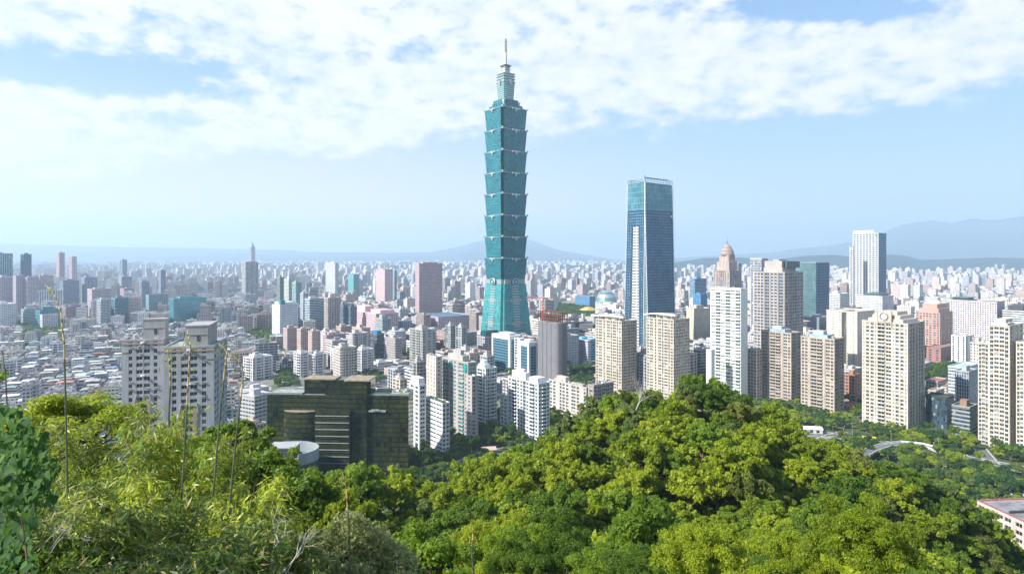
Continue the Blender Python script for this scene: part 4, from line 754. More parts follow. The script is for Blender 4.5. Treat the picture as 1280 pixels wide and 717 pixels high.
# ------------------------------------------------------------------ middle distance: buildings one can name
LP=(.70,.68,.68); LB=(.50,.52,.56); PK=(.60,.45,.44); PB=(.50,.38,.35); GY=(.42,.42,.43); BG=(.56,.50,.44); DB=(.05,.10,.16); TL=(.10,.36,.38)
TG=curtain((.03,.18,.24),(.09,.30,.35),2.5,4.,.35,(.03,.18,.24),.2,(.2,.4,.42),.2,.3,'teal_bank_glass'); BG_=curtain((.02,.07,.12),(.05,.15,.22),2.5,4.,.3,(.03,.08,.12),.3,(.10,.14,.18),.2,.4,'navy_glass')
MID=[ # name,label,cat,pl,pc,pr,Y,top,col,style,th,opts
('office_tower','pinkish grey gridded tower beside a long blue hall roof, left of the supertall','office tower',519,524,553,1460,330,(.50,.36,.38),(3.,.5,.5),52.5,dict(land='the pink gridded tower',roofcol=(.4,.33,.33),crown=((.2,.8,.2,.8,0,4,wallm((.42,.33,.33)),'penthouse'),))),
('exhibition_hall','low lilac exhibition hall with a long slate blue roof','hall',521,548,590,1240,397,(.55,.44,.50),(5,.5,.5),52.5,dict(roofcol=(.10,.17,.25),pent=False,land='the slate-roofed exhibition hall')),
('hotel_block','broad pink stepped hotel block','hotel',441,470,498,1160,393,(.66,.46,.50),(4,.6,.5),52.5,dict(land='the pink stepped hotel',roofcol=(.55,.4,.42),slabs='q',crown=((.3,.9,.1,.5,0,6,wallm((.60,.42,.45)),'setback_storey'),(.1,.5,.55,.9,0,11,wallm((.62,.45,.47)),'setback_storey')))),
('office_tower','pink tower with a pale sunny face above the stepped hotel','office tower',470,481,491,2000,337,(.58,.42,.44),(4,.4,.5),52.5,dict(land='the pink tower above the hotel')),
('office_tower','slim teal tower edge behind the pink tower','office tower',489,493,496,2100,338,(.30,.45,.50),(2,.9,.5),52.5,{}),
('office_tower','pale round-edged white office tower','office tower',407,419,423,2200,329,(.60,.62,.62),(3,.7,.5),40,dict(land='the pale round-edged tower')),
('office_block','turquoise glass block between pale towers','office block',435,442,449,2100,343,(.10,.34,.36),(3,.5,.4),45,dict(pent=False)),
('office_tower','tall tower with white piers and dark glass strips, in front of the old telecom spire','office tower',302,307,323,2000,328,(.58,.56,.54),(4.5,.65,.9),35,dict(land='the white pier tower',crown=((.1,.9,.1,.9,0,2,M_dark,'penthouse'),))),
('office_tower','dark green ribbed apartment tower, first of a stepped trio','apartment tower',346,350,356,1560,347,(.22,.30,.30),(3,.8,.5),38,dict(slabs=True)),
('office_tower','white and green apartment tower, middle of a stepped trio','apartment tower',355,361,366,1540,349,(.52,.56,.50),(3,.6,.5),38,dict(slabs=True)),
('office_tower','teal white apartment tower, last of a stepped trio','apartment tower',365,370,377,1520,353,(.30,.46,.46),(3,.8,.5),38,dict(slabs=True,land='the stepped trio of towers')),
('office_block','white gridded office with green glass shoulders','office block',340,350,373,1150,382,(.66,.68,.72),(2.6,.5,.5),38,dict(land='the white gridded office',crown=((.1,.9,.1,.9,0,5,wallm((.66,.68,.72)),'setback_storey'),(.05,.3,.05,.3,0,9,wallm((.05,.25,.25)),'glass_shoulder')))),
('office_block','white office with pale blue glass bands','office block',381,387,405,1250,374,(.55,.64,.72),(3,1.,.55),38,dict(slabs=True,land='the blue banded office')),
('apartment_tower','grey blue tower pressed behind the blue banded office','apartment tower',375,379,385,1300,367,(.42,.46,.52),(3,.6,.5),38,{}),
('apartment_tower','warm beige tower with dark strips beside the blue banded office','apartment tower',405,410,426,1230,373,(.50,.45,.40),(4,.6,.85),38,dict(slabs=True)),
('office_block','dark block with a green sign above','office block',425,429,434,1180,382,(.10,.13,.20),(3,.8,.5),42,{}),
('office_block','navy striped office beside the pink hotel','office block',434,438,446,1180,384,(.08,.13,.18),(4,.3,.9),42,{}),
('office_tower','beige framed teal office tower at the frame edge','office tower',-20,-6,16,1850,317,(.20,.42,.45),(6,.6,.9),24,dict(land='the beige framed teal tower',mat=None)),
('office_tower','dark navy tower with a notched top','office tower',25.5,30,39.5,1900,318,(.05,.10,.15),(3,.4,.4),28,dict(mat=BG_,land='the dark navy tower')),
('office_tower','slim tower with salmon pink stripes, the taller of two','apartment tower',70.5,74,81,2600,316,(.55,.35,.38),(7,.4,1.),28,dict(land='the two pink striped towers')),
('office_tower','slim tower with salmon pink stripes, the lower of two','apartment tower',86,90,96,2600,321,(.55,.35,.38),(7,.4,1.),28,{}),
('apartment_tower','lilac apartment row end near the framed teal tower','apartment tower',-8,0,18,1650,347,(.48,.40,.46),(4,.5,.6),26,dict(land='the lilac apartment row')),
('apartment_tower','lilac apartment tower, second of the lilac row','apartment tower',16,20,31,1640,345,(.46,.38,.44),(4,.5,.6),26,{}),
('apartment_tower','lilac apartment tower closing the lilac row','apartment tower',30,34,46,1650,347,(.46,.38,.44),(4,.5,.6),26,{}),
('apartment_tower','dusty pink tower pair end behind the long white block','apartment tower',45,50,67,1900,345,(.50,.38,.40),(4,.5,.6),26,{}),
('apartment_block','bright white gridded slab below the lilac row','apartment block',-10,0,20,1300,381,(.68,.66,.72),(3.4,.5,.5),26,dict(land='the white gridded slab',slabs=True)),
('office_block','long white modern block with blue window strips','office block',40,46,78,1750,364,(.62,.64,.70),(6,.4,.8),26,dict(land='the long white block',pent=False)),
('office_block','slate blue broad block behind the long white block','office block',74,79,99,1850,351,(.20,.25,.33),(3,.8,.5),26,{}),
('office_block','slate tower pair behind the pink gabled blocks','office block',101,106,122,1900,347,(.28,.33,.40),(4,.6,.7),28,{}),
('apartment_block','pink roofed mansion block among blue towers','apartment block',109,115,139,1450,362,(.52,.42,.46),(3,.6,.5),28,dict(land='the pink roofed mansion block',roofcol=(.5,.32,.34))),
('apartment_tower','pale tower with a beige fin and glass front','apartment tower',121,126,138,1330,375,(.40,.44,.46),(3,.7,.6),28,dict(slabs=True,land='the beige finned tower')),
('office_block','dark teal banded office beside the finned tower','office block',139,144,160,1400,373,(.12,.25,.33),(3,1.,.5),28,dict(slabs=True)),
('office_tower','grey lilac tower with pale shaft','office tower',148,152,165,1850,346,(.38,.38,.46),(3,.7,.6),30,{}),
('apartment_block','brick pink block below the grey lilac tower','apartment block',150,155,168,1600,361,(.42,.28,.32),(3,.6,.5),30,{}),
('office_block','slate blue cube tower with dark glass','office block',174,177,187,1750,352,(.22,.28,.36),(3,.7,.6),30,{}),
('office_tower','slender blue tower with a tiny mast','office tower',198,201,207,2100,338,(.28,.36,.46),(3,.8,.7),30,{}),
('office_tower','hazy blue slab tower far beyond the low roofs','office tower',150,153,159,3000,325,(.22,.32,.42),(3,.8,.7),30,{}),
('office_block','pale teal block with a leaf pattern screen','office block',182,186,210,1480,369,(.20,.36,.40),(5,.5,.6),30,dict(land='the patterned teal block',pent=False)),
('office_block','large teal glass bank block with horizontal lines','office block',212,217,258,1376,374,(.1,.4,.4),(1,0,0),30,dict(mat=TG,land='the large teal bank block',roofcol=(.12,.25,.28))),
('office_block','dark teal school block with a white arched annex','office block',44,50,77,1330,388,(.04,.20,.26),(4,.6,.5),26,dict(roofcol=(.05,.2,.24))),
('school_annex','white arched annex before the dark teal block','office block',50,53,72,1290,394,(.58,.58,.62),(4,.45,.6),26,dict(pent=False)),
('apartment_block','dark brick red block beside the dark teal school','apartment block',77,82,110,1400,384,(.30,.20,.25),(3,.6,.5),26,dict(land='the dark brick red block')),
('office_block','pale blue green block left of the dark teal school','office block',26,30,46,1350,387,(.40,.48,.52),(3,.8,.5),26,{}),
('apartment_tower','pinkish brown tower of the ribbed trio, near the white pair','apartment tower',354,359,373,1010,411,PB,(3.4,.45,.5),40,dict(slabs=False,land='the pinkish brown trio')),
('apartment_tower','pinkish brown tower of the ribbed trio, the middle one','apartment tower',371,376,388,1000,412,PB,(3.4,.45,.5),40,{}),
('apartment_tower','pinkish brown tower of the ribbed trio, with the darkest side','apartment tower',385,390,400,990,415,PB,(3.4,.45,.5),40,{}),
('apartment_tower','rosy brown slab tower behind the white comb blocks','apartment tower',403,408,431,910,420,(.45,.34,.33),(3.2,.5,.5),42,dict(slabs=True)),
('apartment_tower','brown and cream tower standing behind the mirrored office roof','apartment tower',420,426,440,1010,409,PB,(3.4,.5,.5),42,{}),
('apartment_tower','cream ribbed brown tower beside the dark blue one','apartment tower',440,452,463,980,411,(.50,.40,.36),(3.4,.5,.5),46,dict(slabs=True)),
('office_tower','dark glass tower with a bright blue curved top','office tower',463,471,480,930,418,(.10,.09,.11),(3,.8,.6),48,dict(land='the dark tower with the blue top',crown=((.2,.8,.2,.8,0,5,plain((.02,.25,.6),.3,.2,'blue_metal'),'blue_vault'),))),
('apartment_tower','grey ribbed tower between the dark tower and grey one','apartment tower',481,494,503,900,424,(.42,.38,.38),(3.3,.5,.6),48,dict(slabs=True)),
('apartment_tower','grey tower with stepped green roof, below the pink hotel','apartment tower',468,478,489,1060,399,(.34,.38,.38),(3.3,.6,.6),48,{}),
]
for i,(nm,lb,ct,pl,pc,pr,Y,top,col,sty,th,op) in enumerate(MID): 
    blk(nm,lb.replace(', left of the supertall',''),ct,pl,pc,pr,Y,top,col,sty,th=th,seed=200+i,**op)
# old telecom spire far off
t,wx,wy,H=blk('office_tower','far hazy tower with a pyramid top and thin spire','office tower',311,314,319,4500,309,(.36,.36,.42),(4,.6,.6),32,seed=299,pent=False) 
b=MB(); b.loft([(1,1),(wx-1,1),(wx-1,wy-1),(1,wy-1)],H+1,[(wx*.42,wy*.42),(wx*.58,wy*.42),(wx*.58,wy*.58),(wx*.42,wy*.58)],H+34,0,0); b.cyl(wx/2,wy/2,H+34,H+58,1.5,6,0,.5); b.build('pyramid_roof',wallm((.36,.36,.42)),t); LAND.append((314,305,'the far hazy spire'))
# nearer towers with modelled windows in the centre-left
def near(lab,pl,pc,pr,Y,top,pl_,pr_,wall,th=44,land=None,crown=None,seed=0,cap=60,name='apartment_block',**k):
    cr=crown or ((.15,.6,.2,.7,0,3.4,wall,'penthouse'),(.25,.45,.3,.55,3.402,6,M_conc,'tank_room'))
    return tower(name,lab,'apartment block',pl,pc,pr,Y,top,pl_,pr_,wall,th=th,seed=seed,land=land,crown=cr,cap=cap,bcap=40,nclut=5,**k)
wl=wallm((.66,.64,.68),.6,.12)
near('white comb-shaped apartment block with pink bays, the one beside the grey arched slabs',304,316,341,760,447,'wbw','wsbwsbws',wl,36,'the white comb block by the slabs',seed=71,cap=90)
near('white comb-shaped apartment block with a dark gap, behind the mirrored office corner',367,376,386,780,441,'wb','wbs',wl,38,'the white comb pair',seed=72)
near('white comb-shaped apartment block, darker partner across the gap',389,394,405,785,443,'wb','wbs',wallm((.60,.60,.66)),38,seed=73)
near('white comb-shaped apartment block above the raised middle of the mirrored office',413,424,441,800,436,'wbw','wbwsb',wl,40,'the long white comb block',seed=74)
near('white comb-shaped apartment block ending beside green trees',443,452,467,795,437,'wbw','wbsbw',wl,40,seed=75)
near('grey tower with pale ribs and a dark flat crown below the exhibition hall',512,528,545,820,412,'wbpbw','wpwpw',wallm((.38,.37,.37)),50,'the grey ribbed tower',seed=76,cap=90)
near('grey tower with blue glass slots, first of a matching pair',557,563,570,880,407,'gw','wg',wallm((.38,.42,.44)),50,'the grey slot-window pair',seed=77)
near('grey tower with blue glass slots, second of a matching pair',569,577,584,870,409,'gw','wgw',wallm((.40,.44,.46)),50,seed=78)
near('brown grey blocky apartment building with teal top windows behind the stepped tower',535,552,572,640,456,'wWw','wWwW',wallm((.36,.33,.31)),50,seed=79)
near('low beige block squeezed behind the mirrored office',490,500,509,640,474,'ww','ww',wallm((.56,.48,.42)),50,seed=80)
near('dusty pink apartment block with blue roof rooms beside the mirrored office',300,318,333,500,531,'wdw','wwdw',wallm((.62,.48,.44)),30,'the dusty pink blocks',seed=81,cap=80)
near('dusty pink apartment block, lower and nearer the round hall',284,303,322,470,546,'wdw','wdww',wallm((.62,.48,.44)),26,seed=82,cap=80)
near('dark glass and lilac block beside the white comb pair',345,352,368,800,452,'g','gg',wallm((.10,.12,.15)),38,seed=83)
blk('school_building','pale lilac low school block by the trees, below the white comb block','school',300,312,336,600,489,(.50,.50,.52),(4,.8,.5),30,seed=310,roofcol=(.38,.38,.37))
blk('school_building','long low grey building with a flat pale roof beside the mirrored office','school',300,318,340,540,497,(.42,.42,.43),(4,.8,.4),30,seed=311,roofcol=(.45,.46,.46),land='the flat pale school roofs')
near('brown rib-walled block with cluttered roof right behind the white roof-garden block',515,521,532,600,452,'wbw','wbw',wallm((.38,.36,.36)),50,seed=84)
blk('office_block','low dark mall podium at the foot of the supertall','mall',596,606,624,900,422,(.42,.38,.42),(6,.7,.5),52.5,seed=312,pent=False,crown=((.1,.95,.05,.7,0,9,plain((.02,.11,.13),.25,.3,'dark_teal_cladding'),'sloped_hall'),))
near('grey apartment block facing the park between two towers',600,609,618,680,445,'wb','wbw',wallm((.44,.43,.44)),50,seed=85)
near('grey white apartment block with many roof tanks near the blue office',572,582,594,760,437,'wbw','wbw',wallm((.46,.45,.46)),50,seed=86)
blk('apartment_tower','pink white tower edge beside the supertall','apartment tower',655,662,668,1500,378,(.55,.42,.42),(3,.5,.5),52.5,seed=313)
# coloured marks behind the centre
blk('office_block','bright blue clad block beyond the park','office block',719,737,744,1800,371,(.06,.22,.42),(4,.5,.4),52.5,seed=314,pent=False,land='the bright blue clad block')
t,wx,wy,H=blk('memorial_hall','memorial hall with a sweeping yellow roof among park trees','hall',726,735,745,1650,389,(.45,.40,.35),(6,.6,.6),52.5,seed=315,pent=False); b=MB(); b.loft([(-5,-5),(wx+5,-5),(wx+5,wy+5),(-5,wy+5)],H+1.7,[(wx*.3,wy*.3),(wx*.7,wy*.3),(wx*.7,wy*.7),(wx*.3,wy*.7)],H+10,0,0,0); b.build('yellow_roof',plain((.55,.40,.12),.6,0,'yellow_tiles'),t)
blk('office_block','low white blocky hall in front of the yellow roof','office block',744,765,779,1400,381,(.66,.62,.60),(5,.8,.4),52.5,seed=316)
# ribbed dome hall
Y=1900; t=empty('domed_stadium',(gx(758,Y),Y,0)); tag(t,'silver green ribbed stadium dome far beyond the park','stadium'); HEROBOX.append((gx(758,Y),Y,40)); b=MB(); r0=26*S_ if False else 34
for i in range(6):
    a0,a1=math.pi/2*i/6,math.pi/2*(i+1)/6; b.cyl(0,0,8+44*math.sin(a0),8+44*math.sin(a1)-.01,r0*math.cos(a0),20,i%2,max(.3,r0*math.cos(a1)))
b.cyl(0,0,0,7.9,r0+1,20,0); b.build('dome_shell',[plain((.35,.42,.42),.4,.4,'dome_panel'),plain((.12,.24,.24),.4,.3,'dome_glass')],t)
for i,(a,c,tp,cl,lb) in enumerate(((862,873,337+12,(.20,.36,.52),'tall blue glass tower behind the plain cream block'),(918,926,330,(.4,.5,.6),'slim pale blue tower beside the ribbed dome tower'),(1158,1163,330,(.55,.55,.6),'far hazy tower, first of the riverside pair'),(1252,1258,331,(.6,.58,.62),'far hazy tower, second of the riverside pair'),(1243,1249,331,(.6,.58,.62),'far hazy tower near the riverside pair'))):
    Y=(1500,1400,5000,5000,5000)[i]
    if i==2: continue
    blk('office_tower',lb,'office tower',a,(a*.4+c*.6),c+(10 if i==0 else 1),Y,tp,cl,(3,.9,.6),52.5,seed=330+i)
blk('office_tower','bright blue topped block behind the plain cream block','office tower',866,876,884,1350,368,(.04,.22,.45),(4,.5,.5),52.5,seed=340)
# ------------------------------------------------------------------ ordinary city: generated on a street grid
CA,SA=math.cos(R(37.5)),math.sin(R(37.5))
def proj(x,y,z): return 640+FX*x/y, HY+FX*(EYE-z)/y
rs=np.random.RandomState(5)
PAL=np.array([(.66,.63,.60),(.58,.53,.48),(.62,.60,.62),(.48,.45,.44),(.55,.44,.41),(.42,.40,.41),(.66,.60,.52),(.50,.52,.55),(.38,.28,.25),(.70,.69,.70),(.56,.46,.44),(.30,.33,.38)])
ROOF=np.array([(.42,.42,.41),(.50,.50,.50),(.34,.34,.33),(.60,.61,.62),(.30,.36,.33),(.46,.22,.17),(.22,.38,.36),(.24,.30,.40),(.58,.54,.48),(.68,.69,.70)])
RP=np.array([.24,.18,.12,.15,.05,.045,.05,.055,.05,.06])
PARKS=[(25,78,405,428),(695,725,376,402),(700,760,376,412),(455,475,468,482),(346,372,455,490),(310,345,415,432),(860,892,405,430),(862,890,455,478),(1156,1195,448,470),(1040,1060,500,520),(545,560,425,440),(495,512,440,452),(1085,1280,333,345),(632,655,455,475),(706,746,460,490)]
def inpark(px,py): 
    r=np.zeros(np.shape(px),bool)
    for a,b,c,d in PARKS: r|=(px>a)&(px<b)&(py>c)&(py<d)
    return r
HB_=np.array(HEROBOX); HPa=np.array([[p for p in q] for q in HPOLY])
def clear_of(x,y,rad):
    ok=np.ones(len(x),bool)
    for q in HPa:
        k=[(q[i],q[(i+1)%4]) for i in range(4)]; ins=np.full(len(x),1e9)
        area=sum(a[0]*b[1]-b[0]*a[1] for a,b in k); sg=1 if area>0 else -1
        for a,b in k:
            ex,ey=b[0]-a[0],b[1]-a[1]; L=math.hypot(ex,ey)+1e-9; ins=np.minimum(ins,sg*(ex*(y-a[1])-ey*(x-a[0]))/L)
        ok&=ins<-(rad*.9)
    for hx,hy,hr in ((a[0],a[1],a[2]) for a in HEROBOX if a[2] in (62,26,40)): ok&=np.hypot(x-hx,y-hy)>hr+rad
    return ok
def city_band(Y0,Y1,cell,street,lo,hi,seed,jitter=.12):
    """cells of a grid turned with the streets; returns x,y,wx,wy,h arrays"""
    r=np.random.RandomState(seed); n=int(Y1*1.35/cell)+2; I,J=np.meshgrid(np.arange(-n,n),np.arange(-n,n)); u=(I*cell+np.floor(I/6)*street).ravel(); v=(J*cell+np.floor(J/4)*street).ravel()
    x=u*CA-v*SA; y=u*SA+v*CA; ok=(y>Y0)&(y<Y1)&(np.abs(x)<y*.92+40); x,y=x[ok],y[ok]
    x+=r.uniform(-1,1,len(x))*cell*jitter*.5; y+=r.uniform(-1,1,len(x))*cell*jitter*.5
    wx=cell*r.uniform(.62,.95,len(x)); wy=cell*r.uniform(.62,.95,len(x))
    cl=fbm(x/420.,y/420.,3,3); q=r.rand(len(x)); h=lo+(hi-lo)*q**(2.2 if Y0>1000 or Y0<600 else 1.5)*(.35+1.3*np.clip(cl-.25,0,1)); px,py=proj(x,y,0); 
    return x,y,wx,wy,h,px,py,r
def towers_extra(r,h,p,a,b): k=r.rand(len(h))<p; h[k]=r.uniform(a,b,k.sum()); return h
def mk_city(x,y,wx,wy,h,r,metal=.0,yaw=R(37.5)):
    """one array row per building -> list of boxes: body, wing, rooms on the roof, low parapet rim"""
    n=len(x); ci=r.randint(0,len(PAL),n); col=np.clip(PAL[ci]*r.uniform(.88,1.25,(n,1)),0,.8); rf=ROOF[r.choice(len(ROOF),n,p=RP)]*r.uniform(.85,1.1,(n,1)); rf=np.clip(rf,0,.75)
    sty=np.stack([r.uniform(2.4,4.2,n),np.where(r.rand(n)<.25,1.,r.uniform(.4,.75,n)),r.uniform(.4,.62,n)],1); return ci,col,rf,sty
def assemble(rows):
    """rows: (cx,cy,yaw,x0,x1,y0,y1,z0,z1,col(3),roof(3),sty(3)) -> mesh arrays with walls and roofs"""
    A=np.asarray(rows,float); V,F,uv=box_arrays(np.stack([A[:,3],A[:,4],A[:,5],A[:,6],A[:,7],A[:,8]],1)); n=len(A); V=V.reshape(n,8,3); c,s=np.cos(A[:,2])[:,None],np.sin(A[:,2])[:,None]
    X=V[:,:,0]*c-V[:,:,1]*s+A[:,0:1]; Yv=V[:,:,0]*s+V[:,:,1]*c+A[:,1:2]; V=np.stack([X,Yv,V[:,:,2]],-1).reshape(-1,3)
    F=F.reshape(n,6,4)[:,:5].reshape(-1,4); uv=uv.reshape(n,6,4,2)[:,:5].reshape(-1,4,2)
    uv=uv+np.repeat(A[:,0]*.37,5)[:,None,None]*np.array([1,0])
    mi=np.tile([0,0,0,0,1],n); col=np.repeat(A[:,9:12],5,0).reshape(n,5,3); col[:,4]=A[:,12:15]; col=np.concatenate([col,np.ones((n,5,1))],-1).reshape(-1,4); st=np.repeat(A[:,15:18],5,0)
    return V,F,uv,mi,col,st
def city_mesh(name,rows): 
    V,F,uv,mi,col,st=assemble(rows); return mesh_np(name,V,F,[FAC,FROOF],mi,uv,{'Col':('FLOAT_COLOR',col),'sty':('FLOAT_VECTOR',st)})
def rows_for(x,y,yaw,wx,wy,h,col,rf,sty,r,detail):
    """one building as several boxes around the origin given"""
    o=[]; T=lambda x0,x1,y0,y1,z0,z1,c=None,f=None,s=None:o.append((x,y,yaw,x0,x1,y0,y1,z0,z1,*(col if c is None else c),*(rf if f is None else f),*(sty if s is None else s)))
    a,b=wx/2,wy/2; NS=(3,0,0)
    if detail>=1 and h>18 and r.rand()<.6:       # stepped plan
        k=r.uniform(.3,.45); T(-a,a*.2,-b,b,0,h); T(a*.2+.01,a,-b*k,b,0,h-r.uniform(0,4))
        if detail>=2: 
            nb=int(wy/7)+1
            for i in range(nb): yy=-b+(i+.5)*2*b/nb; T(-a-1.1,-a-.01,yy-1.6,yy+1.6,0,h-1,None,None,(3.2,.7,.5))
            nb=int(wx/8)+1
            for i in range(nb): xx=-a+(i+.5)*1.2*a/nb; T(xx-1.6,xx+1.6,-b-1.1,-b-.01,0,h-1,None,None,(3.2,.7,.5))
    else: T(-a,a,-b,b,0,h)
    if detail>=1:
        for _ in range(1+(h>20)+(r.rand()<.5)):
            p,q=r.uniform(-.6,.2)*a,r.uniform(-.6,.3)*b; T(p,p+a*r.uniform(.3,.7),q,q+b*r.uniform(.3,.7),h+.01,h+r.uniform(2,3.4+(h>30)*3),None,ROOF[r.randint(0,4)]*1.1,NS if r.rand()<.5 else None)
    if detail>=2:
        for _ in range(r.randint(1,4)):
            p,q=r.uniform(-.85,.75)*a,r.uniform(-.85,.75)*b; e=r.uniform(.8,1.5); T(p,p+e,q,q+e,h+.02,h+r.uniform(1.2,2.6),(.6,.62,.64),(.6,.62,.64),NS)
        c2=col*.9; 
        for (x0,x1,y0,y1) in ((-a-.15,a+.15,-b-.15,-b+.2),(-a-.15,a+.15,b-.2,b+.15),(-a-.15,-a+.2,-b+.21,b-.21),(a-.2,a+.15,-b+.21,b-.21)):
            T(x0,x1,y0,y1,h-.3,h+1.,c2,c2,NS)
        if h>15 and r.rand()<.5:
            for z in np.arange(3.4,h-1,3.4): T(-a-.4,a+.4,-b-.4,b+.4,z-.2,z+.15,np.minimum(col*1.12,.8),col,NS)
    return o
# occlusion bookkeeping in a coarse picture, near to far, to find what shows largest
OCC=np.zeros((360,640),bool)
def mark(pl,pr,pt,pb,write=True):
    a,b=int(max(0,pl/2)),int(min(640,pr/2+1)); c,d=int(max(0,pt/2)),int(min(359,pb/2+1))
    if a>=b or c>=d: return 0
    w_=OCC[c:d,a:b]; v=(~w_).sum(); 
    if write: OCC[c:d,a:b]=True
    return int(v)
pxs=np.arange(0,640)*2; skyl=interp(pxs,HT)
for i in range(640): OCC[int(min(359,skyl[i]/2)):,i]=True
cand=[]
def add(band,kind):
    x,y,wx,wy,h,px,py,r=band
    col0=mk_city(x,y,wx,wy,h,r)
    for i in range(len(x)): cand.append((y[i],x[i],wx[i],wy[i],h[i],kind,*[q[i] for q in col0],px[i]))
def flt(band,cond):
    x,y,wx,wy,h,px,py,r=band; k=cond&clear_of(x,y,np.maximum(wx,wy)*.62)&~inpark(px,py)&(y>430); return tuple(a[k] for a in (x,y,wx,wy,h,px,py))+(r,)
airp=lambda px,py:(px>1085)&(py>331)&(py<345)
# old low-rise quarter with metal roofs
b=city_band(432,1340,15.5,5,7,20,11,.55); x,y,px=b[0],b[1],b[5]; lowq=(px<282)&(y>432)&(y<560)|(px<302)&(y>560)&(y<1330)|((px<345)&(y>900)&(y<1150)); b[4][:]=towers_extra(b[7],b[4],.05,19,33); add(flt(b,lowq),'house')
b=city_band(640,1500,29,13,24,66,12); px,y=b[5],b[1]; add(flt(b,(~((px<302)&(y<1330)))&~((px<345)&(y>900)&(y<1150))&~((px>1150)&(y<820))&~((px>1000)&(y<680))),'block')
bq=city_band(1330,3200,29,14,9,34,13); bq[4][:]=towers_extra(bq[7],bq[4],.07,35,75); add(flt(bq,(bq[1]>1500)|(bq[5]<302)),'block')
cand.sort(key=lambda q:q[0])
# sight lines the photograph shows open: ordinary blocks standing in them stay low
KEEP=[(668,714,480,750),(615,672,470,815),(711,746,466,868),(594,664,420,1000),(302,470,484,760),(354,401,440,985),(463,481,446,925),(512,546,458,815),(556,586,436,865),(519,554,392,1455),(441,500,412,1155),(521,592,413,1235),(340,374,418,1145),(374,427,413,1225),(211,259,403,1370),(182,211,390,1470),(780,846,440,900),(744,797,492,680),(806,863,480,650),(1032,1093,463,820),(1143,1196,450,895),(1188,1216,459,850),(1188,1257,440,980),(857,894,424,995),(26,78,407,1285),(77,111,398,1395),(120,161,397,1325),(-10,46,380,1635),(-10,21,408,1295),(40,79,376,1745),(406,424,366,2190),(301,324,367,1990),(469,492,374,1990),(345,378,376,1515),(1060,1118,395,1290),(930,1004,440,710),(890,930,360,1140),(993,1037,392,960),(1030,1063,392,1235),(467,512,450,890),(699,745,395,1640),(719,745,380,1790)]
def capped(c):
    y,x,wx,wy,h=c[:5]; px=c[10]; w_=(wx+wy)*.36*FX/y
    for a,b,bot,Y in KEEP:
        if y<Y and px+w_>a and px-w_<b: h=min(h,EYE-(bot-HY)/FX*(y+wy*.5))
    return h
cand=[(c[0],c[1],c[2],c[3],hh)+c[5:] for c in cand for hh in (capped(c),) if hh>5]
# give the named buildings their place in the occlusion picture at their own distance
heroq=sorted([(min(p[1] for p in q),q) for q in HPOLY],key=lambda a:a[0])
shown=[]; hi=0
for k,c in enumerate(cand):
    while hi<len(heroq) and heroq[hi][0]<c[0]:
        q=heroq[hi][1]; ps=[640+FX*p[0]/p[1] for p in q]; yy=heroq[hi][0]; mark(min(ps),max(ps),HY+FX*(EYE-45)/yy,HY+FX*EYE/yy); hi+=1
    y,x,wx,wy,h=c[:5]; w_=(wx+wy)*.68/2*FX/y; px,pt=proj(x,y,h); _,pb=proj(x,y,0); v=mark(px-w_,px+w_,pt,pb)
    if 0<=px<=1290: shown.append((v,k))
shown.sort(reverse=True); pick={'house':[], 'block':[]}
for v,k in shown:
    kd=cand[k][5]
    if v>0 and len(pick[kd])<(290 if kd=='house' else 295): pick[kd].append(k)
picked=set(pick['house'])|set(pick['block'])
TONE=['off-white','tan','pale lilac','grey brown','dusty pink','dull grey','cream','blue grey','brown','white','rosy beige','slate']
RT=[(.42,'grey'),(.50,'light grey'),(.34,'dark grey'),(.60,'pale'),(.30,'mossy green'),(.46,'red'),(.22,'teal'),(.24,'blue'),(.58,'sand'),(.68,'white')]
AUTO=[]   # (object, px, py, descriptive start, category) labelled at the end
rest=[]
for k,c in enumerate(cand):
    y,x,wx,wy,h,kd,ci,col,rf,sty,px=c; r=np.random.RandomState(k+900); yaw=R(37.5)+(r.rand()-.5)*.12+(r.rand()<.5)*math.pi/2
    if x/y<-.3: yaw-=R(14)
    if k in picked:
        rows=rows_for(0,0,0,wx,wy,h,np.array(col),np.array(rf),np.array(sty),r,2 if y<1500 else 1)
        nm={'house':'row_house','block':'apartment_block'}[kd] if h<30 or kd=='house' else 'apartment_tower'
        t=empty(nm,(x,y,0),yaw); o=link('wall',city_mesh('wall',rows[:2] if len(rows)>1 else rows),t)
        if len(rows)>2: link('roof_structures' if False else 'rooftop_room',city_mesh('rooftop_room',rows[2:]),t)
        if kd=='house' and h<19 and r.rand()<.75:       # pitched metal sheet roof over the top floor
            b=MB(); a,e=wx/2+.4,wy/2*r.uniform(.5,1.)+.3; zz_=h+r.uniform(2.2,3.); rc=ROOF[r.choice([3,4,5,6,7,9,9,3,0,1])]; ph=r.uniform(.5,1.3)
            b.loft([(-a,-e),(a,-e),(a,e),(-a,e)],zz_,[(-a,-.05),(a,-.05),(a,.05),(-a,.05)],zz_+ph,0,0,0)
            b.build('sheet_roof',plain(tuple(rc),.5,.1,'metal_sheet',.2,.4),t); rt=RT[int(np.argmin([abs(rc[0]-q[0]) for q in RT]))][1]; st=f'{TONE[ci]} house, {rt} sheet roof'
        elif kd=='house': st=f'{TONE[ci]} house with open flat roof'
        else: st=f'{TONE[ci]} '+('mid-rise apartment block' if h<30 else 'apartment tower')
        AUTO.append((t,px,proj(x,y,h)[1],st,'house' if kd=='house' else ('apartment block' if h<30 else 'apartment tower')))
    else: rest+=rows_for(x,y,yaw,wx,wy,h,np.array(col),np.array(rf),np.array(sty),r,2 if y<950 else 1)
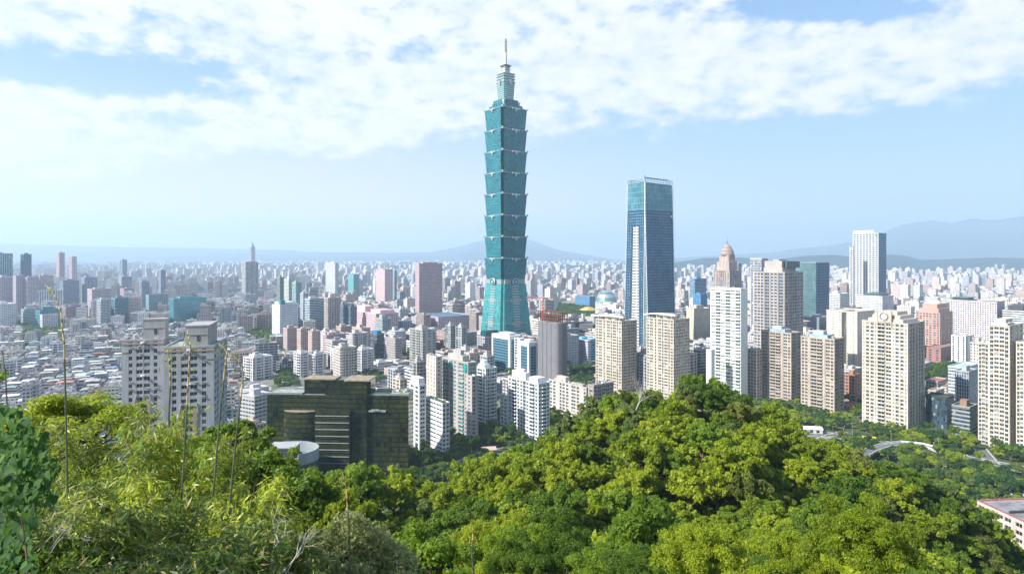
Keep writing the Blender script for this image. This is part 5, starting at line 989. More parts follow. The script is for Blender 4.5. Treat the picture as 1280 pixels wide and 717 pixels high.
# the thousands farther out
for (Y0,Y1,cell,st,lo,hi_,sd,pt,ta,tb) in ((3200,5200,38,16,9,38,21,.08,35,80),(5200,8000,52,20,10,40,22,.10,40,90),(8000,12500,85,30,12,45,23,.13,45,100)):
    b=city_band(Y0,Y1,cell,st,lo,hi_,sd); r=b[7]; b[4][:]=towers_extra(r,b[4],pt,ta,tb); k=~inpark(b[5],b[6]); 
    if Y0<7000: k&=~(airp(b[5],b[6]))
    x,y,wx,wy,h=[a[k] for a in b[:5]]; 
    if Y0>=5200: kk=~((x/y>.26)&(y>6000)); x,y,wx,wy,h=x[kk],y[kk],wx[kk],wy[kk],h[kk]
    ci,col,rf,sty=mk_city(x,y,wx,wy,h,r); col=np.clip(col*.62+.38*np.array([.56,.57,.60]),0,.8); rf=rf*.6+.2; n=len(x); yaw=np.full(n,R(37.5))+(r.rand(n)<.5)*math.pi/2; k=cell*.0  # haze painted in: far wall colours blended towards pale bluish grey
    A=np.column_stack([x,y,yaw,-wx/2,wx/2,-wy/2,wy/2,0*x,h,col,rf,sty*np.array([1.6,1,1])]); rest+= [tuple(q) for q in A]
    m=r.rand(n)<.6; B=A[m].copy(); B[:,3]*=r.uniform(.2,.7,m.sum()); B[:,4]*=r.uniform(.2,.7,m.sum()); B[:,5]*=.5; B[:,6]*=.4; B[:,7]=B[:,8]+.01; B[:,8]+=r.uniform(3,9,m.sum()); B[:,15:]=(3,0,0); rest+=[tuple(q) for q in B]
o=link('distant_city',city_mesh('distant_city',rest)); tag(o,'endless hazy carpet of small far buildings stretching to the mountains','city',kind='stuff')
print('city',len(cand),len(picked),len(rest))
# ------------------------------------------------------------------ vegetation
L_DARK=leafm([(.02,.055,.007),(.08,.15,.012),(.22,.30,.022)],'dark_leaves'); L_MID=leafm([(.035,.085,.007),(.14,.23,.014),(.32,.40,.035)],'mid_leaves')
L_YEL=leafm([(.06,.12,.006),(.22,.29,.014),(.44,.48,.03)],'yellow_green_leaves'); L_OLI=leafm([(.05,.08,.012),(.15,.18,.028),(.28,.30,.06)],'olive_leaves')
L_PAL=leafm([(.05,.09,.02),(.13,.19,.045),(.25,.30,.09)],'pale_leaves'); L_COOL=leafm([(.015,.05,.014),(.045,.11,.028),(.10,.18,.04)],'cool_green_leaves')
L_RED=leafm([(.10,.06,.02),(.18,.11,.035),(.25,.17,.05)],'russet_leaves'); L_BAM=leafm([(.012,.045,.004),(.19,.28,.012),(.60,.62,.06)],'bamboo_leaves',.3,.4); L_BAM2=leafm([(.008,.028,.005),(.06,.12,.013),(.34,.38,.06)],'shaded_bamboo_leaves',.28,.4)  # bamboo tones hold sun glints and thicket shade in their colour
L_CRM=leafm([(.10,.14,.04),(.24,.28,.09),(.46,.46,.22)],'cream_leaves',.35)
L_DRY=leafm([(.22,.15,.06),(.34,.26,.12),(.45,.38,.2)],'dry_leaves',.3)
LR=np.random.RandomState(77)
def unit_rows(a): return a/np.maximum(np.linalg.norm(a,axis=1,keepdims=True),1e-6)
def leaf_quads(P,Nn,size,r,asp=1.7,tip=None):
    """rhombic leaves at P facing roughly along Nn"""
    n=len(P); t=unit_rows(np.cross(Nn,r.normal(size=(n,3)))) if tip is None else unit_rows(tip-(tip*Nn).sum(1,keepdims=True)*Nn); b=np.cross(Nn,t); s=np.asarray(size).reshape(-1,1)*np.ones((n,1))
    a=t*s*asp*.5; c=b*s*.5; V=np.stack([P-a,P+c*1.-a*.1,P+a,P-c-a*.1],1); return V.reshape(-1,3),np.arange(n*4).reshape(n,4)
def crown(Rr,Hh,nb,nl,ls,seed,blob=.36,z0=.35,gap=.0,flat=1.,spiky=0.):
    r=np.random.RandomState(seed); d=unit_rows(r.normal(size=(nb,3))); d[:,2]=np.abs(d[:,2])*1.1-.25; d=unit_rows(d)
    rad=r.uniform(.30,.95,nb)[:,None]; cen=d*rad*np.array([Rr,Rr,Hh*.5*flat]); cen[:,2]+=Hh*.5+z0*Hh*.3; br=Rr*blob*r.uniform(.6,1.25,nb)
    per=np.maximum(8,(nl*br**2/(br**2).sum()).astype(int)); bi=np.repeat(np.arange(nb),per); n=len(bi)
    q=unit_rows(r.normal(size=(n,3))); keep=q[:,2]>-.45; q=q[keep]; bi=bi[keep]; n=len(bi)
    lump=.78+.32*np.sin(q[:,0]*7+bi)*np.sin(q[:,1]*6+bi*2.1)*np.cos(q[:,2]*5+bi); sh=(lump*r.uniform(.72,1.06,n))[:,None]
    P=cen[bi]+q*br[bi][:,None]*sh*np.array([1,1,.8]); Nn=unit_rows(q*.9+r.normal(size=(n,3))*(.75+spiky)+np.array([0,0,.35]))
    V,F=leaf_quads(P,Nn,ls*r.uniform(.6,1.35,n),r); return V,F,cen,br
def trunk_mb(H,r0,cen,n=5,rr_=None):
    b=MB(); rr_=rr_ or RND; top=Vector((rr_.uniform(-.2,.2),rr_.uniform(-.2,.2),H)); b.tube([(0,0,-1.2),(rr_.uniform(-.1,.1),0,H*.4),tuple(top)],[r0*1.25,r0*.9,r0*.6],7)
    for c in sorted([tuple(c) for c in cen],key=lambda c:-math.hypot(c[0],c[1]))[:n]:
        c=Vector(c); m=top.lerp(c,.5)+Vector((0,0,-.25*(c-top).length*.3)); b.tube([tuple(top*.93),tuple(m),tuple(c)],[r0*.5,r0*.32,r0*.12],5)
    return b
def species(Rr,Hh,nb,nl,ls,seed,mat,th=2.5,**k):
    V,F,cen,br=crown(Rr,Hh,nb,nl,ls,seed,**k); V=V+np.array([0,0,th]); cen=cen+np.array([0,0,th])
    return mesh_np('crown',V,F,[mat]),trunk_mb(th+Hh*.25,Rr*.055,cen).mesh('trunk',[M_bark])
# kinds: (key, tone words, far mesh pair, near mesh pair)
SP={}
for key,words_,mat,kw in (('dark','dark green rounded',L_DARK,dict(blob=.23)),('mid','mid green billowing',L_MID,dict(blob=.22)),('yel','yellow-green bushy',L_YEL,dict(blob=.24)),('oli','olive broad-crowned',L_OLI,dict(flat=.8,blob=.22)),('pal','pale grey-green loose',L_PAL,dict(blob=.2)),('mid2','fresh green lumpy',L_MID,dict(blob=.21)),('yel2','bright lime feathery',L_YEL,dict(blob=.19,spiky=.5)),('red','russet-tinged sparse',L_RED,dict(blob=.2))):
    s=len(SP)*10+3; q=dict(Rr=4.3,Hh=6.5,nb=58,th=1.6)
    SP[key]=(words_,[species(seed=s+i,mat=mat,nl=8500 if key!='red' else 4000,ls=.32,**q,**kw) for i in range(2)],[species(seed=s+5,mat=mat,nl=26000,ls=.17,**q,**kw)])
NEAR={k:species(seed=900+i,mat=m,nl=75000,ls=.085,Rr=4.3,Hh=6.5,nb=90,th=1.6,blob=.19) for i,(k,m) in enumerate((('dark',L_DARK),('mid',L_MID),('yel',L_YEL),('pal',L_PAL)))}
NK={'dark':'dark','mid':'mid','mid2':'mid','yel':'yel','yel2':'yel','oli':'pal','pal':'pal','red':'mid'}
TREEK=[]   # candidates: y,x,z,scale,key
rt=np.random.RandomState(91)
# hill woods
g_=5.4; XX,YY=np.meshgrid(np.arange(-230,300,g_),np.arange(38,290,g_)); x=(XX+rt.uniform(-.45,.45,XX.shape)*g_).ravel(); y=(YY+rt.uniform(-.45,.45,XX.shape)*g_).ravel()
z=terrain(x,y); px,py=proj(x,y,z+6); D=interp(px,HD); ok=(px>-60)&(px<1345)&(y<D+28)&(z>2)
ok&=~((px<335)&(y<42)); ok&=~((px>1080)&(y<30)); x,y,z,px,D=x[ok],y[ok],z[ok],px[ok],D[ok]
keys=['dark','mid','yel','oli','pal','mid2','yel2','red']
for i in range(len(x)):
    f=fbm(np.array([x[i]*.03]),np.array([y[i]*.03]),2,50)[0]; k=rt.choice(keys,p=[.12,.20,.23,.11,.11,.12,.10,.01])
    if f>.62 and rt.rand()<.6: k='yel'
    if f<.38 and rt.rand()<.5: k='dark'
    # a stand of lime bamboo-like trees on the far shoulder
    if 930<px[i]<1040 and y[i]>D[i]-35: k='yel2' if rt.rand()<.7 else 'yel'
    s=rt.uniform(.5,1.15)*(1.0 if y[i]>60 else .72)*(1.15 if rt.rand()<.12 else 1); TREEK.append((y[i],x[i],z[i]-.6,s,k,'hill'))
# parkland and avenue trees on the plain
def plain_trees(Y0,Y1,pa,pb,sp_,s0,s1,pr=1.,ks=('cool','cool','mid','dark','pal','yel'),sd=1):
    r=np.random.RandomState(sd); XX,YY=np.meshgrid(np.arange(gx(pa,Y0) if pa<640 else gx(pa,Y0),gx(pb,Y1)+1,sp_) if pa>=640 else np.arange(gx(pa,Y1),gx(pb,Y0 if pb<640 else Y1)+1,sp_),np.arange(Y0,Y1,sp_)); x=(XX+r.uniform(-.45,.45,XX.shape)*sp_).ravel(); y=(YY+r.uniform(-.45,.45,XX.shape)*sp_).ravel()
    px,py=proj(x,y,0); ok=(px>pa)&(px<pb)&(r.rand(len(x))<pr)&clear_of(x,y,2.5)&~on_road(x,y)&(terrain(x,y)<2); return [(y[i],x[i],0,r.uniform(s0,s1),ks[r.randint(len(ks))],'park') for i in np.where(ok)[0]]
# roads: polylines on the plain (x,y) with half widths
def P2(px,py): Y=base_y(py); return (gx(px,Y),Y)
ROADS=[([P2(905,520),P2(985,540),P2(1060,545),P2(1110,555),P2(1170,566),P2(1300,590),P2(1420,620)],8),([P2(1012,560),P2(1040,548),P2(1065,541)],8),([P2(560,585),P2(610,566),P2(680,552)],5),([P2(1225,560),P2(1250,590),P2(1290,615)],3.5),([P2(290,500),P2(320,478),P2(350,462)],6)]
def seg_dist(x,y,a,b):
    ax,ay=a;bx,by=b;dx,dy=bx-ax,by-ay; t=np.clip(((x-ax)*dx+(y-ay)*dy)/(dx*dx+dy*dy),0,1); return np.hypot(x-ax-t*dx,y-ay-t*dy)
def on_road(x,y):
    r=np.zeros(np.shape(x),bool)
    for P,hw in ROADS:
        for a,b in zip(P,P[1:]): r|=seg_dist(x,y,a,b)<hw+2.5
    for a,b in zip(OVER,OVER[1:]): r|=seg_dist(x,y,a,b)<5
    return r|(np.hypot(x-LOT[0],y-LOT[1])<11)|(np.hypot(x-LOT2[0],y-LOT2[1])<9)
OVER=[P2(1076,579),P2(1090,571),P2(1108,565),P2(1130,562),P2(1150,564),P2(1166,568),P2(1178,573)]; LOT=P2(1105,585); LOT2=P2(1213,650)
for a in ((300,420,1040,1340,6.,.7,1.2,.97,11),(420,505,985,1340,6.,.6,1.1,.93,12),(450,640,880,1078,6.2,.6,1.,.93,13),(505,640,1150,1240,9,.6,1.,.6,14),(415,600,490,700,6,.6,1.05,.95,15),(500,600,1078,1150,6,.5,.9,.95,17),(545,640,590,800,10,.5,.9,.35,16)):
    Y0,Y1,pa,pb,spc,s0,s1,pr,sd=a; TREEK+=plain_trees(Y0,Y1,pa,pb,spc,s0,s1,pr,sd=sd)
for (Y0,Y1,pa,pb,spc,s0,s1,pr,sd) in ((1100,1900,698,745,11,.9,1.6,.95,21),(760,850,1150,1196,8,.8,1.3,.9,22),(1000,1400,25,78,12,.9,1.3,.85,23),(720,790,455,476,7,.8,1.2,.9,24),(700,880,346,372,9,.8,1.2,.9,25),(1060,1250,310,345,11,.9,1.3,.8,26),(1080,1400,860,892,12,.9,1.3,.8,27),(750,870,860,892,9,.8,1.2,.8,28),(590,650,1040,1060,8,.7,1.1,.8,29),(760,860,632,655,8,.7,1.1,.9,30),(690,840,706,746,9,.7,1.1,.9,31),(900,1000,495,512,9,.8,1.1,.9,32),(640,1500,340,640,60,.7,1.1,.5,33),(640,1300,640,1250,60,.7,1.1,.5,34)):
    TREEK+=plain_trees(Y0,Y1,pa,pb,spc,s0,s1,pr,ks=('cool','cool','dark'),sd=sd)
SPF={}
for key,mat,wd in (('cool',L_COOL,'deep cool green'),('mid',L_MID,'mid green'),('dark',L_DARK,'dark green'),('pal',L_PAL,'pale green'),('yel',L_YEL,'yellow-green'),('oli',L_OLI,'olive')): SPF[key]=(wd,[species(4.3,6.0,16,1500,.75,400+len(SPF)*3+i,mat,th=2.2,blob=.38) for i in range(2)])
SPM={}
for key,mat,wd in (('cool',L_COOL,'deep cool green'),('mid',L_MID,'mid green'),('dark',L_DARK,'dark green'),('pal',L_PAL,'pale green'),('yel',L_YEL,'yellow-green'),('oli',L_OLI,'olive')): SPM[key]=(wd,[species(4.3,6.0,20,4200,.46,500+len(SPM)*3+i,mat,th=2.2,blob=.36) for i in range(2)])
TREEK.sort(key=lambda q:q[0])
OC2=np.zeros((717,1280),bool); vis=[]
def mark2(px,py,rx,ry):
    a,b=int(max(0,px-rx)),int(min(1280,px+rx+1)); c,d=int(max(0,py-ry)),int(min(717,py+ry+1))
    if a>=b or c>=d: return 0
    w_=OC2[c:d,a:b]; v=(~w_).sum(); OC2[c:d,a:b]=True; return int(v)
for k,(y_,x_,z_,s_,key,zone) in enumerate(TREEK):
    p,q=proj(x_,y_,z_+4.6*s_); v=mark2(p,q,3.1*s_*FX/y_,2.6*s_*FX/y_); vis.append((v,k))
vis.sort(reverse=True); quota={'hill':292,'park':292}; chosen=set()
for v,k in vis:
    z_=TREEK[k][5]
    if v>0 and quota[z_]>0: quota[z_]-=1; chosen.add(k)
TREEA=[]; massV=[];massF=[];massI=[];off=0; MM=[L_COOL,L_MID,L_DARK,L_PAL,L_YEL,L_OLI,L_RED]; midx=dict(cool=0,mid=1,mid2=1,dark=2,pal=3,yel=4,yel2=4,oli=5,red=6)
for k,(y_,x_,z_,s_,key,zone) in enumerate(TREEK):
    rr=random.Random(k); 
    if k in chosen:
        if zone=='hill':
            w_,far,nr=SP[key]; me=(nr if y_<105 else far)[0 if y_<105 else rr.randrange(2)]; nm='forest_tree'
            if y_<64: key=NK[key]; w_=SP[key][0]; me=NEAR[key]
        else: w_,ms=(SPM if y_<640 else SPF)[key]; me=ms[rr.randrange(2)]; nm='park_tree'
        rot=rr.uniform(0,6.28); t=empty(nm,(x_,y_,z_),rot); t.scale=(s_*rr.uniform(.9,1.15),s_*rr.uniform(.9,1.15),s_*rr.uniform(.8,1.4))
        link('crown',me[0],t); link('trunk',me[1],t); TREEA.append((t,*proj(x_,y_,z_+5*s_),w_,zone,y_))
    elif zone=='park' or (y_>60 and rr.random()<.8):
        kk=key if key in SPF else {'mid2':'mid','yel2':'yel','red':'oli'}[key]; me=SPF[kk][1][rr.randrange(2)][0]; 
        if me.name not in _units: 
            V=np.empty(len(me.vertices)*3,np.float32); me.vertices.foreach_get('co',V); _units[me.name]=V.reshape(-1,3)
        V=_units[me.name]; V=V.reshape(-1,4,3)[::(1 if y_<900 else 3)].reshape(-1,3)*(1 if y_<900 else 1.05); a=rr.uniform(0,6.28); c,s=math.cos(a)*s_,math.sin(a)*s_
        W=np.stack([V[:,0]*c-V[:,1]*s+x_,V[:,0]*s+V[:,1]*c+y_,V[:,2]*s_+z_],-1); massV.append(W); massI.append(np.full(len(W)//4,midx[kk])); off+=len(W)
V=np.concatenate(massV); o=link('woodland',mesh_np('woodland',V,np.arange(len(V)).reshape(-1,4),MM,np.concatenate(massI))); tag(o,'dense mass of hidden and distant tree crowns filling between the trees','woodland',kind='stuff')
print('trees',len(TREEK),len(chosen),off//4)
# understory on the hill
r=np.random.RandomState(8); n=150000; yy=24+(r.rand(n)**.7)*190; tt=r.uniform(-.95,.95,n); x=tt*yy; z=terrain(x,yy); px,_=proj(x,yy,z); ok=(z>3)&(yy<interp(px,HD)+40); x,yy,z=x[ok],yy[ok],z[ok]
P=np.stack([x,yy,z+r.uniform(.1,2.2,len(x))*fbm(x*.3,yy*.3,2,4)],-1); Nn=unit_rows(r.normal(size=P.shape)*.7+np.array([-.2,-.3,.8])); V,F=leaf_quads(P,Nn,np.clip(yy*.0042,.14,.6)*r.uniform(.7,1.4,len(x)),r)
tag(link('undergrowth',mesh_np('undergrowth',V,F,[L_DARK,L_MID,L_YEL],r.choice(3,len(F),p=[.5,.35,.15]))),'low tangled undergrowth covering the hill between the trees','undergrowth',kind='stuff')
# ---- near plants. at() gives the point seen at a pixel at a chosen distance
def at(px,py,Y): return (gx(px,Y),Y,gz(py,Y))
def bamboo(px,pyt,Y,seed,n_culm=7,spread=1.2,ht=None,lf=1500,mat=L_BAM,ls=.05,name='bamboo_clump',label=None,dry=.06,hang=.6):
    """arching culms from one root, each with side twigs and narrow drooping leaves"""
    r=random.Random(seed); rn=np.random.RandomState(seed); x,y_,zt=at(px,pyt,Y); zg=float(terrain(np.array([x]),np.array([Y]))[0]); h=max(1.2,zt-zg); t=empty(name,(x,y_,zg-.1)); tag(t,label,'bamboo','bamboo clumps on the slope before the viewer')
    b=MB(); tips=[]
    for i in range(n_culm):
        a=r.uniform(0,6.28); rad=spread*r.uniform(.25,1); hh=h*r.uniform(.7,1.03) if i else h; bx,by=r.uniform(-.3,.3),r.uniform(-.3,.3); pts=[]
        for k in range(9): f=k/8; pts.append(Vector((bx+math.cos(a)*rad*f**2.2,by+math.sin(a)*rad*f**2.2,hh*(f-.10*f**4)*1.06)))
        b.tube([tuple(p) for p in pts],[.014*(1-.75*k/8)+.003 for k in range(9)],5); tips.append(pts)
    b.build('culm',plain((.20,.19,.06),.5,0,'bamboo_culm',.4,3.),t)
    P=[];T=[]
    for pts in tips:
        m=lf//n_culm
        for _ in range(m//7):
            f=r.uniform(.22,1)**.8; k=min(7,int(f*8)); p=pts[k].lerp(pts[k+1],f*8-k); d=Vector((r.gauss(0,1),r.gauss(0,1),r.uniform(-.2,.8))).normalized(); L=r.uniform(.1,.55)*(1.25-f*.5)
            for j in range(7): 
                q=p+d*L*(.3+.7*j/6)+Vector((r.gauss(0,.03),r.gauss(0,.03),r.gauss(0,.03)))-Vector((0,0,.12*(j/6)**2)); P.append(q); T.append((d*.6+Vector((r.gauss(0,.5),r.gauss(0,.5),-hang+r.gauss(0,.35)))).normalized())
    P=np.array([tuple(p) for p in P]); T=np.array([tuple(p) for p in T]); Nn=unit_rows(rn.normal(size=P.shape)*.5+np.array([0,-.2,.8])); Nn=unit_rows(Nn-(Nn*T).sum(1,keepdims=True)*T)
    V,F=leaf_quads(P,Nn,ls*rn.uniform(.6,1.3,len(P)),rn,asp=5.5,tip=T); mi=(rn.rand(len(F))<dry).astype(int); link('leaves' if False else 'foliage',mesh_np('foliage',V,F,[mat,L_DRY],mi),t); return t
POSW=[('sunlit',''),('arching',''),('ragged',''),('tall','')]
clumps=[(140,478,13,9,1.5,2600),(185,492,12,8,1.3,2400),(225,520,11.5,8,1.3,2400),(265,530,12,8,1.2,2200),(168,540,9.5,8,1.2,2600),(120,560,9,8,1.1,2400),(300,580,10.5,8,1.1,2200),(215,575,8.5,8,1.1,2600),(255,600,8,8,1.,2400),(330,625,9.5,7,.9,1800),(160,620,7,8,.9,2600),(205,645,6.5,8,.9,2600),(285,655,7.2,8,.8,2200),(110,645,6.3,8,.8,2400),(325,672,6.8,6,.7,1600),(245,672,5.8,8,.7,2400),(70,600,8.5,7,1.,2000),(150,680,5.2,7,.6,2400),(195,695,4.9,7,.6,2400),(95,505,15,8,1.5,2200),(60,560,12,8,1.3,2200),(290,690,5.6,6,.6,1500)]
AD=['tallest bamboo clump, its feathery tips against the low roofs','bright bamboo clump overlapping the arched grey slabs','arching bamboo clump under the dark side wall of the slabs','bushy bamboo clump just below the terracotta pilasters','golden bamboo clump with yellowing leaves','thick shaded bamboo clump behind the banded dead stalk','bamboo clump reaching towards the pink blocks','glossy bamboo clump in the middle of the thicket','yellow-tipped bamboo clump between two thin poles','slim bamboo shoot cluster by the wooded gully','drooping bamboo clump with glinting leaves','dense bamboo clump low in the thicket','bamboo clump at the foot of the leaning poles','dark low bamboo clump beside the heart-leaved vine','small upright bamboo clump next to the bare white branches','low bamboo clump between the pole bases','deep shaded bamboo clump behind the vine','lowest bamboo clump with dry curled leaves','lowest bamboo clump with fresh narrow leaves','pale bamboo clump under the spreading lime tree','dim bamboo clump between vine and lime tree','sparse bamboo sprays at the bottom by the bare branches']
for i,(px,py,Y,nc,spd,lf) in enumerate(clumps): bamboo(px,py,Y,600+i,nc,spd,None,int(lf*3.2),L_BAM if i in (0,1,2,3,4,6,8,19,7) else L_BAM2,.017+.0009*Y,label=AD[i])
def pole(pts,Y,label,seed):
    """a bare old bamboo stalk: dark foot, straw-coloured joints, thin curved tip with a few leaves"""
    P=[Vector(at(px,py,Y+dy)) for px,py,dy in pts]; g=P[0].copy(); t=empty('bamboo_stalk',tuple(g)); tag(t,label,'bamboo stalk','bare stalks sticking out of the thicket'); Q=[p-g for p in P]; r=random.Random(seed)
    D=[]; 
    for a,b_ in zip(Q,Q[1:]):
        for k in range(6): D.append(a.lerp(b_,k/6))
    D.append(Q[-1]); n=len(D); low=int(n*.45)
    w=lambda i:(.011*(1-i/n)**.8+.0035)*Y/8
    b=MB(); b.tube([tuple(p) for p in D[:low+1]],[w(i) for i in range(low+1)],7); b.build('green_culm',plain((.10,.12,.07),.45,0,'dark_culm',.3,4.),t)
    b=MB(); b.tube([tuple(p) for p in D[low:]],[w(i+low) for i in range(n-low)],7)
    for i in range(low,n-3,2): p=D[i]; q=D[i]+(D[i+1]-D[i]).normalized()*.05*Y/8; b.tube([tuple(p),tuple(q)],[w(i)*1.25,w(i)*1.1],7,1)
    b.build('straw_culm',[plain((.46,.33,.15),.6,0,'straw_culm',.3,6.),plain((.16,.11,.07),.7,0,'culm_joint')],t)
    rn=np.random.RandomState(seed); m=26; ii=rn.randint(int(n*.6),n,m); PP=np.array([tuple(D[i]) for i in ii])+rn.normal(size=(m,3))*.05*Y/8; T=unit_rows(rn.normal(size=(m,3))+np.array([0,0,-.3])); Nn=unit_rows(np.cross(T,rn.normal(size=(m,3)))); PP=PP+T*.06*Y/8
    V,F=leaf_quads(PP,Nn,.014*Y/8*rn.uniform(.6,1.4,m),rn,asp=5,tip=T); link('foliage',mesh_np('foliage',V,F,[L_YEL]),t)
pole([(88,690,0),(84,600,0),(82,500,0),(80,430,0),(76,390,.1),(68,368,.2),(57,356,.3)],8,'dark-footed bamboo stalk with a hooked tip beside the vine',1)
pole([(222,680,0),(229,590,0),(233,520,0),(236,460,0),(238,430,.1),(234,412,.2)],9,'straight straw-coloured stalk crossing the nearer arched slab',2)
pole([(262,660,0),(268,600,0),(275,520,0),(281,460,0),(284,440,.1),(279,433,.2),(274,430,.3)],9,'stalk leaning over the dark side wall of the slabs',3)
pole([(283,700,0),(288,620,0),(296,540,0),(303,480,0),(304,465,.1),(298,450,.2),(292,440,.3)],9,'thin stalk leaning in front of the dusty pink blocks',4)
pole([(212,560,0),(211,520,0),(213,480,0),(212,450,0),(209,437,.1)],12,'short yellow stalk with sparse leaves before the further slab',5)
for i,(pts,Y,lb) in enumerate((([(437,717,0),(436,660,0),(433,610,0),(428,590,0)],11,'slender stalk rising before the shrubby trees under the mirrored office'),([(592,717,0),(590,690,0),(592,655,0),(590,648,0)],12,'upright yellow shoot among the low shrubs'),)): pole(pts,Y,lb,20+i)
# heart-leaved vine at the frame edge: folded, bent leaves on stems
def heart(seed,n=9):
    pts=[(0,-.0),(.18,-.12),(.42,-.05),(.5,.2),(.42,.5),(.2,.82),(0,1.12)]; pts=pts+[(-a,b) for a,b in pts[-2:0:-1]]; return pts
def vine(px0,px1,py0,py1,Y,nleaf,seed,label,size=.10,mat=None,fill=None):
    r=np.random.RandomState(seed); t=empty('broadleaf_vine',at((px0+px1)/2,py1,Y)); o=np.array(t.location); tag(t,label,'vine'); H_=np.array([(a,b) for a,b in heart(0)]); k=len(H_); V=[];F=[]; b=MB()
    for i in range(nleaf):
        u,v=r.rand(),r.rand(); edge=(1-(v-.45)**2*1.6 if fill is None else fill(v))*(.62+.6*float(fbm(np.array([v*7+seed]),np.array([1.5]),2,seed)[0])); px=px0+(px1-px0)*u*edge; py=py0+(py1-py0)*v; dd=r.uniform(0,1.9); c=np.array(at(px,py,Y+dd-.5*math.sin(u*3)))-o
        s=size*r.uniform(.55,1.35); n_=unit_rows(np.array([[r.normal()*.45-.25,-.6+r.normal()*.35,.55+r.normal()*.35]]))[0]; tip=np.array([r.normal()*.45,r.normal()*.3-.2,-1.]); tip=tip-n_*tip.dot(n_); tip/=np.linalg.norm(tip); sd_=np.cross(n_,tip); fold=r.uniform(.1,.45)
        P=[c+sd_*a*s+tip*bb*s-n_*(abs(a)*-fold+ (bb**2)*.18)*s for a,bb in H_]; mid=[c+tip*(.35*s)]; q=len(V); V+=P; V.append(c+tip*.1*s); V.append(c+tip*.75*s-n_*.10*s)
        m=k
        # right half and left half as fans around the midrib
        F+= [(q,q+1,q+2,q+m),(q+m,q+2,q+3,q+3),(q+m,q+3,q+4,q+m+1),(q+m+1,q+4,q+5,q+6)]
        F+= [(q,q+m,q+k-2,q+k-1),(q+m,q+k-3,q+k-2,q+k-2),(q+m,q+m+1,q+k-4,q+k-3),(q+m+1,q+6,q+7,q+8)]
    F=[tuple(dict.fromkeys(f)) for f in F]; me=bpy.data.meshes.new('foliage'); me.from_pydata([tuple(p) for p in V],[],F); me.materials.append(mat or L_VIN); me.polygons.foreach_set('use_smooth',[True]*len(F)); me.update(); link('foliage',me,t); b.tube([(-.25,.4,-.3),(-.28,.42,.0),(-.3,.4,.25)],[.007,.006,.004],6); b.build('stem',M_bark,t); return t
L_VIN=leafm([(.008,.03,.006),(.025,.085,.014),(.10,.20,.03)],'vine_leaves',.3,.75)
vine(-30,52,505,630,5.6,620,3,'dark green heart-leaved vine climbing beside the bamboo',.072,fill=lambda v:.55+.75*math.sin(min(1,v*1.25)*2.2))
vine(-20,70,560,700,5.0,520,4,'heart-leaved vine mass lower beside the bamboo, half in shade',.066,fill=lambda v:.8+.3*math.sin(v*5))
vine(-15,62,655,730,3.8,110,5,'bright broad vine leaves hanging nearest the viewer',.048)
vine(-12,10,452,478,6,70,6,'small dark leafy twig poking in above the vine',.045,mat=L_DARK)
# spreading lime tree behind the bamboo, with visible boughs
def open_tree(px,pyt,Y,w,h,seed,mat,label,ls=.10,nl=9000,nb=22):
    x,y_,zt=at(px,pyt,Y); t=empty('lime_tree',(x,y_,zt-h)); tag(t,label,'tree'); r=np.random.RandomState(seed); d=r.uniform(-1,1,(nb,2)); cen=np.stack([d[:,0]*w*.5,d[:,1]*w*.4,h*(1-.10-.30*d[:,0]**2-.22*r.rand(nb))],-1); per=nl//nb; bi=np.repeat(np.arange(nb),per); q=unit_rows(r.normal(size=(len(bi),3))); P=cen[bi]+q*np.array([w*.13,w*.13,w*.055])*r.uniform(.5,1.1,(len(bi),1))
    V,F=leaf_quads(P,unit_rows(q*.4+r.normal(size=q.shape)*.4+np.array([0,0,1.])),ls*r.uniform(.6,1.3,len(bi)),r,asp=1.6); link('crown',mesh_np('crown',V,F,[mat]),t)
    b=MB(); rg=float(terrain(np.array([x]),np.array([y_]))[0])-(zt-h)-.5; base=(0,0,min(rg,0)); fork=(.1,0,h*.35); b.tube([base,(.1,.1,h*.1),fork],[.16,.13,.10],7)
    for c in cen: m=Vector(fork).lerp(Vector(c),.55)+Vector((0,0,-h*.05)); b.tube([fork,tuple(m),tuple(c)],[.06,.035,.012],5)
    b.build('trunk',M_bark,t)
open_tree(62,486,24,4.6,4.2,1,L_YEL,'spreading lime-green tree with visible boughs beside the hooked stalk',.09,9000,26); open_tree(112,482,26,4.4,4.0,2,L_YEL,'spreading lime-green tree between the hooked stalk and the bamboo',.09,9000,24)
# bare pale branches, pale-leaved flowering shrubs at the bottom edge
def deadbush(px,py,Y,seed,h,label,n=9,wd=1.):
    x,y_,z_=at(px,py,Y); t=empty('dead_shrub',(x,y_,z_)); tag(t,label,'dead shrub'); r=random.Random(seed); b=MB()
    def br(p,d,L,w,k):
        q=p+d*L*.5+Vector((r.gauss(0,.04),r.gauss(0,.04),0))*L; e=p+d*L; b.tube([tuple(p),tuple(q),tuple(e)],[w,w*.8,w*.55],5)
        if k<4:
            for _ in range(r.choice((2,3))): br(p.lerp(e,r.uniform(.5,1)),(d+Vector((r.gauss(0,.45),r.gauss(0,.45),r.gauss(.05,.3)))).normalized(),L*r.uniform(.5,.75),w*.55,k+1)
    for _ in range(n): br(Vector((r.uniform(-.15,.15),r.uniform(-.15,.15),0)),Vector((r.gauss(.35,.3),r.gauss(0,.3),1)).normalized(),h*r.uniform(.35,.55),.012*wd*Y/7,1)
    b.build('branch',plain((.42,.38,.34),.8,0,'bleached_bark',.25,5.),t)
deadbush(345,720,7,3,.95,'bleached bare branches sprouting at the bottom edge',3); deadbush(52,690,5,5,.6,'thin dry twigs tangled under the vine',4,.4)
deadbush(795,512,150,9,10,'bare pink-grey branches standing out of the tree canopy near the hill top',5,.3)
